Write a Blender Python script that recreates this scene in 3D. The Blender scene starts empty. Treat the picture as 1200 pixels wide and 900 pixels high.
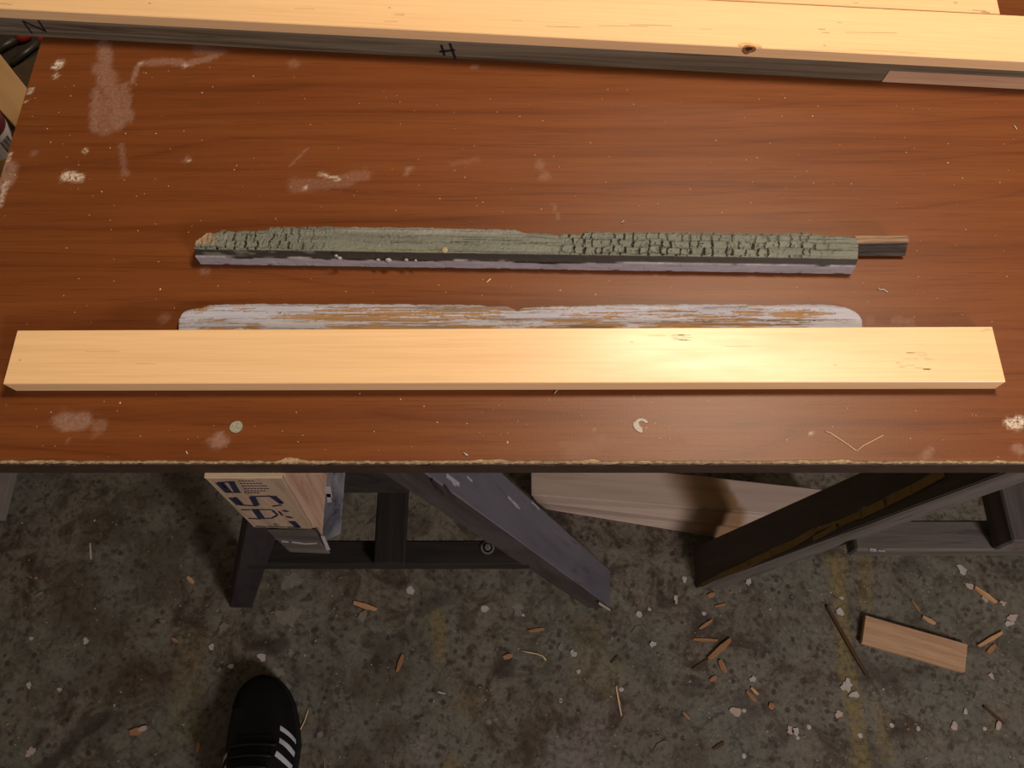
import bpy, bmesh, math, random
import numpy as np
from mathutils import Vector, Matrix

C = bpy.context.scene.collection
S = bpy.context.scene
random.seed(7)

# ------------------------------------------------------------------ camera
CAM_H, PITCH, F = 1.40, math.radians(66.0), 1000.0      # metres, looking down, focal length in px of a 1200 px frame
cd = bpy.data.cameras.new('camera'); cd.sensor_width = 36.0; cd.lens = 36.0 * F / 1200.0
cd.clip_start = 0.02
cam = bpy.data.objects.new('camera', cd); C.objects.link(cam)
cam.location = (0, 0, CAM_H); cam.rotation_euler = (math.pi / 2 - PITCH, 0, 0)
S.camera = cam

# ------------------------------------------------------------------ world, lamps, exposure
w = bpy.data.worlds.new('world'); S.world = w; w.use_nodes = True
w.node_tree.nodes['Background'].inputs[0].default_value = (0.05, 0.05, 0.06, 1)
w.node_tree.nodes['Background'].inputs[1].default_value = 1.0

def area(name, loc, target, sx, sy, power, col):
    l = bpy.data.lights.new(name, 'AREA'); l.shape = 'RECTANGLE'; l.size = sx; l.size_y = sy
    l.energy = power; l.color = col
    o = bpy.data.objects.new(name, l); C.objects.link(o); o.location = loc
    d = (Vector(target) - Vector(loc)).normalized()
    o.rotation_euler = d.to_track_quat('-Z', 'Y').to_euler()
    return o
area('ceiling_light', (0.56, 0.95, 2.32), (0.52, 0.90, 0), 0.55, 0.28, 36.5, (1.0, 0.80, 0.57))
area('far_ceiling_light', (0.70, 2.42, 2.32), (0.65, 2.3, 0), 0.62, 0.30, 6, (1.0, 0.83, 0.62))
area('side_fill_light', (1.35, -1.45, 1.85), (0.3, 0.1, 0.4), 0.5, 0.5, 40, (1.0, 0.90, 0.90))  # added fill lifting the floor and front faces, no fixture there
S.view_settings.view_transform = 'Standard'; S.view_settings.look = 'None'
S.view_settings.gamma = 1.0; S.view_settings.use_curve_mapping = False
S.view_settings.exposure = 0.0

# ------------------------------------------------------------------ geometry helpers
TZ = 0.75                                                # table top height
FW = Vector((0, math.cos(PITCH), -math.sin(PITCH))); UP = Vector((0, math.sin(PITCH), math.cos(PITCH)))
CO = Vector((0, 0, CAM_H))
def ray(px, py):
    return FW + Vector((1, 0, 0)) * ((px - 600) / F) + UP * ((450 - py) / F)
def onZ(px, py, z=0.0):                                  # photo point on the level at height z
    d = ray(px, py); return CO + d * ((z - CAM_H) / d.z)
def onY(px, py, y):                                      # photo point on an upright plane facing the viewer
    d = ray(px, py); return CO + d * (y / d.y)
def onP(px, py, p, n):
    d = ray(px, py); return CO + d * ((Vector(p) - CO).dot(n) / d.dot(n))

W = {}
def frame(origin, xaxis=(1, 0, 0)):
    x = Vector(xaxis).normalized(); z = Vector((0, 0, 1))
    if abs(x.z) > 0.95: z = Vector((0, 1, 0))
    y = z.cross(x).normalized(); z = x.cross(y)
    m = Matrix.Identity(4)
    for i in range(3): m[i][0] = x[i]; m[i][1] = y[i]; m[i][2] = z[i]; m[i][3] = origin[i]
    return m
def place(o, m, parent=None):
    W[o.name] = m; C.objects.link(o)
    if parent is not None:
        o.parent = parent; o.matrix_basis = W[parent.name].inverted() @ m
    else: o.matrix_basis = m
    return o
def thing(name, label, cat, loc=(0, 0, 0), xaxis=(1, 0, 0), group=None):
    o = bpy.data.objects.new(name, None); o.empty_display_size = 0.05
    place(o, frame(loc, xaxis)); return tag(o, label, cat, group)
def tag(o, label=None, cat=None, group=None, kind=None):
    if label: o['label'] = label
    if cat: o['category'] = cat
    if group: o['group'] = group
    if kind: o['kind'] = kind
    return o
def mesh_obj(name, verts, faces, mat, parent=None, origin=None, xaxis=(1, 0, 0), bevel=0.0, smooth=False, seg=1):
    vs = [Vector(v) for v in verts]
    if origin is None:
        c = sum(vs, Vector()) / len(vs); origin = (c.x, c.y, min(v.z for v in vs))
    m = frame(origin, xaxis); inv = m.inverted()
    me = bpy.data.meshes.new(name)
    bm = bmesh.new(); bv = [bm.verts.new(inv @ v) for v in vs]
    for f in faces:
        try: bm.faces.new([bv[i] for i in f])
        except ValueError: pass
    bmesh.ops.recalc_face_normals(bm, faces=bm.faces)
    if bevel > 0:
        bmesh.ops.bevel(bm, geom=list(bm.edges), offset=bevel, segments=seg, affect='EDGES', profile=0.6, clamp_overlap=True)
    for f in bm.faces: f.smooth = smooth
    bm.to_mesh(me); bm.free()
    me.materials.append(mat)
    o = bpy.data.objects.new(name, me)
    return place(o, m, parent)
HEX = [(3, 2, 1, 0), (4, 5, 6, 7), (0, 1, 5, 4), (1, 2, 6, 5), (2, 3, 7, 6), (3, 0, 4, 7)]
def hexa(name, bottom, top, mat, parent=None, bevel=0.0008, xaxis=None, **k):
    if xaxis is None: xaxis = Vector(top[1]) - Vector(top[0])
    return mesh_obj(name, list(bottom) + list(top), HEX, mat, parent, xaxis=xaxis, bevel=bevel, **k)
def box(name, x0, x1, y0, y1, z0, z1, mat, parent=None, bevel=0.0008, xaxis=(1, 0, 0), **k):
    q = [(x0, y0), (x1, y0), (x1, y1), (x0, y1)]
    return hexa(name, [(a, b, z0) for a, b in q], [(a, b, z1) for a, b in q], mat, parent, bevel, xaxis, **k)
def prism(name, outline, z0, z1, mat, parent=None, bevel=0.0, xaxis=(1, 0, 0)):
    n = len(outline)
    v = [(p[0], p[1], z0) for p in outline] + [(p[0], p[1], z1) for p in outline]
    f = [tuple(range(n - 1, -1, -1)), tuple(range(n, 2 * n))] + [(i, (i + 1) % n, n + (i + 1) % n, n + i) for i in range(n)]
    return mesh_obj(name, v, f, mat, parent, bevel=bevel, xaxis=xaxis)
def grid_obj(name, P, mat, parent=None, attrs=None, smooth=True, origin=None, xaxis=(1, 0, 0), cap=False):
    n, m, _ = P.shape
    if origin is None: origin = (P[..., 0].mean(), P[..., 1].mean(), P[..., 2].min())
    M = frame(origin, xaxis); inv = np.array(M.inverted())
    co = P.reshape(-1, 3) @ inv[:3, :3].T + inv[:3, 3]
    idx = np.arange(n * m).reshape(n, m)
    q = np.stack([idx[:-1, :-1], idx[1:, :-1], idx[1:, 1:], idx[:-1, 1:]], -1).reshape(-1, 4)
    me = bpy.data.meshes.new(name)
    me.vertices.add(n * m); me.vertices.foreach_set('co', co.astype(np.float32).ravel())
    me.loops.add(q.size); me.loops.foreach_set('vertex_index', q.astype(np.int32).ravel())
    me.polygons.add(len(q)); me.polygons.foreach_set('loop_start', np.arange(0, q.size, 4, dtype=np.int32))
    me.polygons.foreach_set('use_smooth', np.full(len(q), smooth))
    for k, a in (attrs or {}).items():
        if a.ndim == 3:
            at = me.attributes.new(k, 'FLOAT_COLOR', 'POINT')
            at.data.foreach_set('color', np.concatenate([a.reshape(-1, 3), np.ones((n * m, 1))], 1).astype(np.float32).ravel())
        else:
            at = me.attributes.new(k, 'FLOAT', 'POINT'); at.data.foreach_set('value', a.astype(np.float32).ravel())
    me.update(calc_edges=True); me.validate()
    me.materials.append(mat)
    o = bpy.data.objects.new(name, me)
    return place(o, M, parent)
def tube(name, pts, r, mat, parent=None, n=6, flat=1.0):
    pts = [Vector(p) for p in pts]; vs = []; fs = []
    for i, p in enumerate(pts):
        t = (pts[min(i + 1, len(pts) - 1)] - pts[max(i - 1, 0)]).normalized()
        a = t.cross(Vector((0, 0, 1)))
        a = a.normalized() if a.length > 1e-4 else Vector((1, 0, 0))
        b = a.cross(t)
        rr = r[i] if isinstance(r, (list, tuple)) else r
        for k in range(n):
            an = 2 * math.pi * k / n
            vs.append(p + a * rr * math.cos(an) + b * rr * flat * math.sin(an))
    for i in range(len(pts) - 1):
        for k in range(n):
            fs.append((i * n + k, i * n + (k + 1) % n, (i + 1) * n + (k + 1) % n, (i + 1) * n + k))
    fs += [tuple(range(n - 1, -1, -1)), tuple(range((len(pts) - 1) * n, len(pts) * n))]
    return mesh_obj(name, vs, fs, mat, parent, smooth=True)

# ------------------------------------------------------------------ noise in numpy (shapes wear on dense meshes)
def vnoise(x, y, seed=0):
    xi = np.floor(x).astype(np.int64); yi = np.floor(y).astype(np.int64)
    fx = x - xi; fy = y - yi
    fx = fx * fx * (3 - 2 * fx); fy = fy * fy * (3 - 2 * fy)
    def h(a, b):
        n = (a * 374761393 + b * 668265263 + seed * 974711) & 0x7fffffff
        n = ((n ^ (n >> 13)) * 1274126177) & 0x7fffffff
        n = (n ^ (n >> 16))
        return (n & 0xffff) / 65535.0
    return (h(xi, yi) * (1 - fx) + h(xi + 1, yi) * fx) * (1 - fy) + (h(xi, yi + 1) * (1 - fx) + h(xi + 1, yi + 1) * fx) * fy
def fbm(x, y, seed=0, o=4):
    s = 0; a = 0.5; t = 0
    for i in range(o):
        s = s + a * vnoise(x * 2 ** i, y * 2 ** i, seed + i * 17); t += a; a *= 0.5
    return s / t
def sst(a, b, x):
    t = np.clip((x - a) / (b - a), 0, 1); return t * t * (3 - 2 * t)
def stroke_mask(X, Y, z, pts, width, soft=0.35, rag=0.5, seed=1):     # soft-edged mark drawn along points of the photo on a level
    wp = [onZ(px, py, z) for px, py in pts]
    sc = (wp[0] - CO).dot(FW) / F
    wdt = width * sc
    d = np.full(X.shape, 1e9)
    if len(wp) == 1: wp = [wp[0], wp[0] + Vector((1e-5, 0, 0))]
    for a, b in zip(wp[:-1], wp[1:]):
        ax, ay = a.x, a.y; bx, by = b.x - ax, b.y - ay; L = bx * bx + by * by
        t = np.clip(((X - ax) * bx + (Y - ay) * by) / L, 0, 1)
        d = np.minimum(d, np.hypot(X - ax - t * bx, Y - ay - t * by))
    nz = fbm(X / wdt * 0.9, Y / wdt * 0.9, seed, 4) - 0.5
    return 1 - sst(1 - soft, 1 + soft, d / wdt + nz * 2 * rag)
def srgb(r, g, b):
    return tuple(((c / 255) / 12.92 if c / 255 <= 0.04045 else ((c / 255 + 0.055) / 1.055) ** 2.4) for c in (r, g, b))

# ------------------------------------------------------------------ materials
class NT:
    def __init__(s, name):
        s.m = bpy.data.materials.new(name); s.m.use_nodes = True; s.t = s.m.node_tree
        s.b = s.t.nodes['Principled BSDF']
        s.tc = s.n('ShaderNodeTexCoord')
    def n(s, ty, **k):
        o = s.t.nodes.new(ty)
        for a, v in k.items(): setattr(o, a, v)
        return o
    def l(s, a, b): s.t.links.new(a, b)
    def mapping(s, scale=(1, 1, 1), vary=True):
        mp = s.n('ShaderNodeMapping'); mp.inputs['Scale'].default_value = scale
        s.l(s.tc.outputs['Object'], mp.inputs['Vector'])
        if vary:
            oi = s.n('ShaderNodeObjectInfo'); mu = s.n('ShaderNodeMath', operation='MULTIPLY'); mu.inputs[1].default_value = 37.0
            s.l(oi.outputs['Random'], mu.inputs[0]); s.l(mu.outputs[0], mp.inputs['Location'])
        return mp.outputs['Vector']
    def noise(s, vec, scale, detail=5, rough=0.6, dist=0.0):
        o = s.n('ShaderNodeTexNoise'); o.inputs['Scale'].default_value = scale; o.inputs['Detail'].default_value = detail
        o.inputs['Roughness'].default_value = rough; o.inputs['Distortion'].default_value = dist
        s.l(vec, o.inputs['Vector']); return o.outputs['Fac']
    def ramp(s, fac, stops):
        o = s.n('ShaderNodeValToRGB'); e = o.color_ramp.elements
        while len(e) < len(stops): e.new(0.5)
        for i, (p, c) in enumerate(stops):
            e[i].position = p; e[i].color = (c[0], c[1], c[2], 1) if isinstance(c, (tuple, list)) else (c, c, c, 1)
        s.l(fac, o.inputs['Fac']); return o.outputs['Color']
    def mix(s, fac, a, b, mode='MIX'):
        o = s.n('ShaderNodeMixRGB', blend_type=mode)
        for i, v in ((0, fac), (1, a), (2, b)):
            if hasattr(v, 'is_output'): s.l(v, o.inputs[i])
            elif i == 0: o.inputs[0].default_value = v
            else: o.inputs[i].default_value = (*v, 1) if len(v) == 3 else v
        return o.outputs[0]
    def math(s, op, a, b=0.0):
        o = s.n('ShaderNodeMath', operation=op)
        for i, v in enumerate((a, b)):
            if hasattr(v, 'is_output'): s.l(v, o.inputs[i])
            else: o.inputs[i].default_value = v
        return o.outputs[0]
    def attr(s, name, out='Fac'):
        o = s.n('ShaderNodeAttribute', attribute_name=name); return o.outputs[out]
    def fin(s, col, rough=0.6, spec=0.4, bump=None, bs=0.2, bd=0.001):
        if hasattr(col, 'is_output'): s.l(col, s.b.inputs['Base Color'])
        else: s.b.inputs['Base Color'].default_value = (*col, 1)
        if hasattr(rough, 'is_output'): s.l(rough, s.b.inputs['Roughness'])
        else: s.b.inputs['Roughness'].default_value = rough
        s.b.inputs['Specular IOR Level'].default_value = spec
        if bump is not None:
            o = s.n('ShaderNodeBump'); o.inputs['Strength'].default_value = bs; o.inputs['Distance'].default_value = bd
            s.l(bump, o.inputs['Height']); s.l(o.outputs['Normal'], s.b.inputs['Normal'])
        return s.m

def wood(name, dark, mid, light, lon=1.2, cross=40, rough=0.55, spec=0.35, fine=0.35, streak=None, streak_amt=0.6, bs=0.15):
    t = NT(name)
    v = t.mapping((lon, cross, cross))
    g = t.noise(v, 1.0, 6, 0.62, 0.6)
    c = t.ramp(g, [(0.3, dark), (0.5, mid), (0.7, light)])
    v2 = t.mapping((lon * 6, cross * 9, cross * 9))
    f = t.noise(v2, 1.0, 4, 0.6)
    c = t.mix(fine, c, t.ramp(f, [(0.35, 0.35), (0.6, 1.0)]), 'MULTIPLY')
    if streak:
        v3 = t.mapping((lon * 1.3, cross * 1.2, cross * 1.2))
        s_ = t.noise(v3, 1.3, 7, 0.7, 0.4)
        c = t.mix(t.math('MULTIPLY', t.ramp(s_, [(0.56, 0.0), (0.64, 1.0)]), streak_amt), c, streak)
    return t.fin(c, rough, spec, f, bs, 0.0006)
def plain(name, col, rough=0.6, spec=0.3, var=0.3, scale=30, bs=0.2, metal=0.0):
    t = NT(name); v = t.mapping((1, 1, 1)); g = t.noise(v, scale, 5, 0.65)
    c = t.mix(var, col, t.ramp(g, [(0.3, 0.25), (0.7, 1.0)]), 'MULTIPLY')
    t.b.inputs['Metallic'].default_value = metal
    return t.fin(c, rough, spec, g, bs, 0.001)
def vcol(name, rough=0.7, spec=0.25, grain=(20, 300), amt=0.25, bs=0.3):
    t = NT(name); v = t.mapping((grain[0], grain[1], grain[1])); g = t.noise(v, 1.0, 5, 0.6)
    c = t.mix(amt, t.attr('tint', 'Color'), t.ramp(g, [(0.3, 0.3), (0.65, 1.0)]), 'MULTIPLY')
    return t.fin(c, rough, spec, g, bs, 0.0006)

def pine_mat(name, k=1.0, rough=0.36, spec=0.5, smudge=0.0):
    t = NT(name); v = t.mapping((0.7, 26, 26))
    g = t.noise(v, 1.0, 4, 0.55, 0.5)
    c = t.ramp(g, [(0.25, (0.72 * k, 0.465 * k, 0.235 * k)), (0.55, (0.76 * k, 0.505 * k, 0.265 * k)), (0.8, (0.79 * k, 0.54 * k, 0.29 * k))])
    v2 = t.mapping((9, 420, 420)); f = t.noise(v2, 1.0, 3, 0.6)
    c = t.mix(0.16, c, t.ramp(f, [(0.35, 0.45), (0.6, 1.0)]), 'MULTIPLY')
    v3 = t.mapping((6, 130, 130)); s_ = t.noise(v3, 1.0, 4, 0.6, 0.2)
    v4 = t.mapping((4, 14, 14)); s4 = t.noise(v4, 1.0, 2, 0.5)
    m = t.math('MULTIPLY', t.ramp(s_, [(0.6, 0.0), (0.68, 1.0)]), t.ramp(s4, [(0.55, 0.0), (0.68, 1.0)]))
    c = t.mix(t.math('MULTIPLY', m, 0.3 + smudge), c, (0.2, 0.12, 0.07))
    r = t.ramp(t.noise(t.mapping((5, 40, 40)), 1.0, 4, 0.6), [(0.3, rough - 0.06), (0.7, rough + 0.1)])
    return t.fin(c, r, spec, f, 0.12, 0.0004)

M = {}
M['pine'] = pine_mat('pine_planed')
M['pine2'] = pine_mat('pine_batten', 0.98, 0.47, 0.4, 0.25)
M['pine3'] = pine_mat('pine_batten_dull', 0.9, 0.6, 0.3, 0.25)
M['timber'] = wood('weathered_timber', (0.07, 0.043, 0.025), (0.155, 0.122, 0.08), (0.21, 0.185, 0.135), 2.0, 90, 0.8, 0.2, 0.4, (0.035, 0.018, 0.01), 0.7, 0.4)
M['patch'] = wood('fresh_patch_wood', (0.36, 0.2, 0.12), (0.5, 0.31, 0.19), (0.56, 0.36, 0.23), 2.5, 60, 0.6, 0.25, 0.15, (0.25, 0.12, 0.06), 0.4)
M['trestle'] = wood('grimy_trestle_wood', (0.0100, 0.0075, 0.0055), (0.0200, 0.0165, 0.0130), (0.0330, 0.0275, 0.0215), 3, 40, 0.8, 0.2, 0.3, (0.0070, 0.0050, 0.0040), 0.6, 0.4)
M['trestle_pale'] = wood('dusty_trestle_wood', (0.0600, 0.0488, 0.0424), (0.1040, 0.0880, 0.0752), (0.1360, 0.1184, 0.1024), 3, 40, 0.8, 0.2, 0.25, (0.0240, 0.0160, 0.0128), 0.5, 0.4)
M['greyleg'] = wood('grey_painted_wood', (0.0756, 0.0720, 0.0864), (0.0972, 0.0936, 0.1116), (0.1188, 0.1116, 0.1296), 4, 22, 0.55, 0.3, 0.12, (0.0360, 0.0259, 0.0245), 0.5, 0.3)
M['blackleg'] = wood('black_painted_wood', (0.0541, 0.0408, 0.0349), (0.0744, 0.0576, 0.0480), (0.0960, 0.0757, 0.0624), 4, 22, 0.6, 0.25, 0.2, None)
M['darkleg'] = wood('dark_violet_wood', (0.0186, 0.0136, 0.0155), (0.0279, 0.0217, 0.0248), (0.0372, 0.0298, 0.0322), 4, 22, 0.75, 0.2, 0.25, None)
M['shaded_worn_face'] = wood('shaded_worn_front', (0.03, 0.022, 0.02), (0.048, 0.038, 0.036), (0.066, 0.056, 0.054), 4, 30, 0.75, 0.2, 0.25, (0.02, 0.014, 0.012), 0.5, 0.3)
M['yellow'] = plain('yellow_brown_paint', (0.27, 0.175, 0.05), 0.6, 0.3, 0.4, 60)
M['ply'] = wood('pale_stamped_plank', (0.24, 0.165, 0.11), (0.31, 0.22, 0.15), (0.36, 0.26, 0.18), 4, 60, 0.7, 0.2, 0.2, (0.16, 0.09, 0.05), 0.4)
M['ply_edge'] = wood('lit_raw_edge', (0.75, 0.55, 0.3), (0.8, 0.6, 0.35), (0.85, 0.66, 0.4), 8, 120, 0.7, 0.2, 0.3, None)
M['redgrain'] = wood('red_grained_block', (0.22, 0.11, 0.07), (0.36, 0.22, 0.15), (0.46, 0.32, 0.23), 3, 90, 0.65, 0.25, 0.2, (0.16, 0.06, 0.04), 0.6)
M['navy'] = wood('chipped_navy_paint', (0.0180, 0.0216, 0.0450), (0.1530, 0.1485, 0.1620), (0.2430, 0.2385, 0.2520), 6, 40, 0.6, 0.3, 0.2, (0.0180, 0.0216, 0.0405), 0.7, 0.4)
M['ink'] = plain('marker_ink', (0.012, 0.012, 0.018), 0.5, 0.3, 0.2, 200)
M['stamp'] = plain('navy_stamp_ink', (0.018, 0.018, 0.04), 0.7, 0.2, 0.3, 400)
M['core'] = plain('raw_chipboard', (0.46, 0.32, 0.17), 0.8, 0.2, 0.85, 260)
M['band'] = plain('dark_edge_band', (0.04, 0.022, 0.014), 0.6, 0.3, 0.5, 60)
M['white_paint'] = plain('white_paint', (0.4420, 0.4080, 0.3655), 0.55, 0.3, 0.4, 160)
M['grey_paint'] = plain('greyish_paint', (0.1950, 0.1725, 0.1387), 0.6, 0.3, 0.4, 150)
M['pink_chip'] = plain('pinkish_paint', (0.4250, 0.3230, 0.2720), 0.6, 0.3, 0.25, 150)
M['rust'] = plain('dull_metal', (0.28, 0.25, 0.2), 0.45, 0.5, 0.6, 500, 0.5, 0.6)
M['speckled'] = plain('speckled_metal', (0.42, 0.4, 0.3), 0.5, 0.5, 0.9, 900, 0.8, 0.3)
M['splint'] = wood('fresh_splinter', (0.3400, 0.1700, 0.0723), (0.4760, 0.2635, 0.1275), (0.5610, 0.3400, 0.1700), 20, 300, 0.7, 0.2, 0.3, None)
M['splint_orange'] = wood('orange_splinter', (0.2210, 0.1062, 0.0467), (0.3060, 0.1530, 0.0680), (0.3655, 0.1997, 0.0978), 20, 300, 0.7, 0.2, 0.3, None)
M['brownstick'] = wood('brown_stick_wood', (0.0480, 0.0240, 0.0112), (0.0720, 0.0376, 0.0176), (0.0960, 0.0520, 0.0240), 20, 300, 0.7, 0.2, 0.3, None)
M['offcut'] = wood('offcut_wood', (0.3360, 0.1920, 0.1040), (0.4480, 0.2720, 0.1520), (0.5120, 0.3280, 0.1920), 6, 110, 0.65, 0.25, 0.25, (0.2640, 0.1360, 0.0640), 0.35)
def beam_mat():
    t = NT('stained_pine_beam'); v = t.mapping((2, 40, 40), False); g = t.noise(v, 1.0, 6, 0.6, 0.5)
    c = t.ramp(g, [(0.3, (0.3280, 0.2378, 0.1886)), (0.5, (0.3936, 0.2952, 0.2378)), (0.7, (0.4346, 0.3362, 0.2829))])
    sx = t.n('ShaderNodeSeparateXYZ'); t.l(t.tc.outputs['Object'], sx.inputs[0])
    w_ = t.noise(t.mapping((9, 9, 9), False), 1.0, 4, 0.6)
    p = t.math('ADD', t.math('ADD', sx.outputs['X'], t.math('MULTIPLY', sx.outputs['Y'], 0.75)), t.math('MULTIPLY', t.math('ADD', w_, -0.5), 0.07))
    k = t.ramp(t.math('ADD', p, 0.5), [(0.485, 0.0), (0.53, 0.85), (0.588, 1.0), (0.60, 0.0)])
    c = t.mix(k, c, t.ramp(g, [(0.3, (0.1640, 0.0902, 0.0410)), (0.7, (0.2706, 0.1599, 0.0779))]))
    k2 = t.ramp(t.noise(t.mapping((3, 60, 60), False), 1.0, 4, 0.6), [(0.6, 0.0), (0.68, 0.35)])
    c = t.mix(k2, c, (0.2050, 0.1312, 0.0902))
    return t.fin(c, 0.7, 0.2, g, 0.2, 0.0006)
M['beam'] = beam_mat()
M['fibre'] = plain('pale_fibre', (0.6, 0.42, 0.24), 0.7, 0.2, 0.2, 100)
M['board_grey'] = plain('pale_grey_board', (0.2000, 0.1760, 0.1520), 0.7, 0.2, 0.3, 40)
M['tan'] = wood('tan_board', (0.3, 0.18, 0.08), (0.36, 0.22, 0.1), (0.4, 0.25, 0.12), 3, 20, 0.7, 0.2, 0.15, None)
M['steel'] = plain('dark_steel', (0.045, 0.04, 0.036), 0.45, 0.5, 0.5, 60, 0.3, 0.5)
M['umber'] = plain('umber_leather', (0.05, 0.032, 0.016), 0.7, 0.3, 0.5, 60)
M['red'] = plain('red_plastic', (0.2, 0.018, 0.01), 0.5, 0.4, 0.3, 60)
M['label'] = plain('paper_label', (0.7, 0.68, 0.7), 0.6, 0.3, 0.15, 90)
M['maroon'] = plain('maroon_print', (0.14, 0.03, 0.045), 0.5, 0.3, 0.2, 90)
M['tin'] = plain('tin', (0.2, 0.19, 0.18), 0.35, 0.5, 0.3, 90, 0.1, 0.9)
M['shelf'] = plain('dark_shelf', (0.03, 0.023, 0.018), 0.8, 0.2, 0.6, 12)
M['mustard'] = plain('mustard_card', (0.28, 0.18, 0.05), 0.7, 0.2, 0.3, 60)
M['shoe'] = plain('black_leather', (0.0036, 0.0036, 0.0040), 0.55, 0.2, 0.3, 200)
M['shoe_cap'] = plain('black_suede', (0.006, 0.0055, 0.0055), 0.85, 0.12, 0.4, 400)
M['sole'] = plain('black_rubber', (0.006, 0.006, 0.0065), 0.75, 0.2, 0.3, 200)
M['stripe'] = plain('white_leather', (0.42, 0.42, 0.46), 0.5, 0.35, 0.2, 200)
M['wall'] = plain('whitewashed_wall', (0.5, 0.46, 0.4), 0.9, 0.1, 0.2, 6)
M['cracked'] = vcol('alligatored_paint', 0.62, 0.3, (30, 200), 0.3, 0.35)
M['peeled'] = vcol('peeling_white_paint', 0.75, 0.2, (12, 420), 0.3, 0.4)
M['tenon'] = wood('bare_old_wood', (0.13, 0.085, 0.055), (0.26, 0.17, 0.11), (0.33, 0.22, 0.15), 12, 320, 0.8, 0.15, 0.55, (0.06, 0.045, 0.035), 0.6, 0.6)
M['tenon_dark'] = wood('dark_bare_wood', (0.03, 0.024, 0.02), (0.065, 0.052, 0.043), (0.1, 0.08, 0.065), 12, 320, 0.85, 0.15, 0.6, (0.02, 0.015, 0.012), 0.6, 0.6)
M['plug'] = plain('beige_plug', (0.3, 0.26, 0.17), 0.6, 0.3, 0.4, 300)
M['lump'] = plain('paint_lump', (0.33, 0.31, 0.315), 0.6, 0.3, 0.3, 200)

def laminate():
    t = NT('cherry_laminate')
    # board figure: wide wandering bands, then fine pores
    vd = t.mapping((0.75, 8, 1), False); d = t.noise(vd, 1.0, 3, 0.5)
    sx = t.n('ShaderNodeSeparateXYZ'); t.l(t.tc.outputs['Object'], sx.inputs[0])
    ph = t.math('ADD', t.math('MULTIPLY', sx.outputs['Y'], 22.0), t.math('MULTIPLY', d, 7.5))
    r = t.math('FRACT', ph)
    band = t.ramp(r, [(0.0, 0.1), (0.05, 0.5), (0.4, 0.8), (0.9, 0.6), (1.0, 0.15)])
    v1 = t.mapping((2.6, 75, 1), False); g = t.noise(v1, 1.0, 6, 0.66, 0.35)
    mixd = t.math('ADD', t.math('MULTIPLY', band, 0.30), t.math('MULTIPLY', g, 0.78))
    c = t.ramp(mixd, [(0.3, (0.095, 0.0265, 0.0078)), (0.55, (0.142, 0.042, 0.0120)), (0.8, (0.175, 0.057, 0.0168))])
    v2 = t.mapping((14, 480, 1), False); p = t.noise(v2, 1.0, 4, 0.65)
    c = t.mix(0.36, c, t.ramp(p, [(0.32, 0.3), (0.48, 1.0)]), 'MULTIPLY')
    c = t.mix(1.0, c, (1.0, 0.98, 0.9), 'MULTIPLY')
    v4 = t.mapping((1.5, 3.5, 1), False); b4 = t.noise(v4, 1.0, 2, 0.5)
    c = t.mix(0.25, c, t.ramp(b4, [(0.3, 0.55), (0.7, 1.0)]), 'MULTIPLY')
    v3 = t.mapping((330, 330, 1), False); q = t.noise(v3, 1.0, 5, 0.75)
    sm = t.math('MULTIPLY', t.attr('smear'), t.ramp(q, [(0.36, 0.3), (0.62, 0.85)]))
    c = t.mix(sm, c, (0.34, 0.235, 0.19))
    wm = t.math('MULTIPLY', t.attr('white'), t.ramp(q, [(0.42, 0.05), (0.52, 1.0)]))
    c = t.mix(wm, c, (0.6, 0.53, 0.44))
    ro = t.mix(t.math('ADD', sm, wm), t.ramp(b4, [(0.3, 0.345), (0.7, 0.41)]), (0.75, 0.75, 0.75))
    v5 = t.mapping((700, 700, 1), False); lz = t.noise(v5, 1.0, 2, 0.5)
    return t.fin(c, ro, 0.22, lz, 0.16, 0.0004)
M['laminate'] = laminate()

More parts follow.
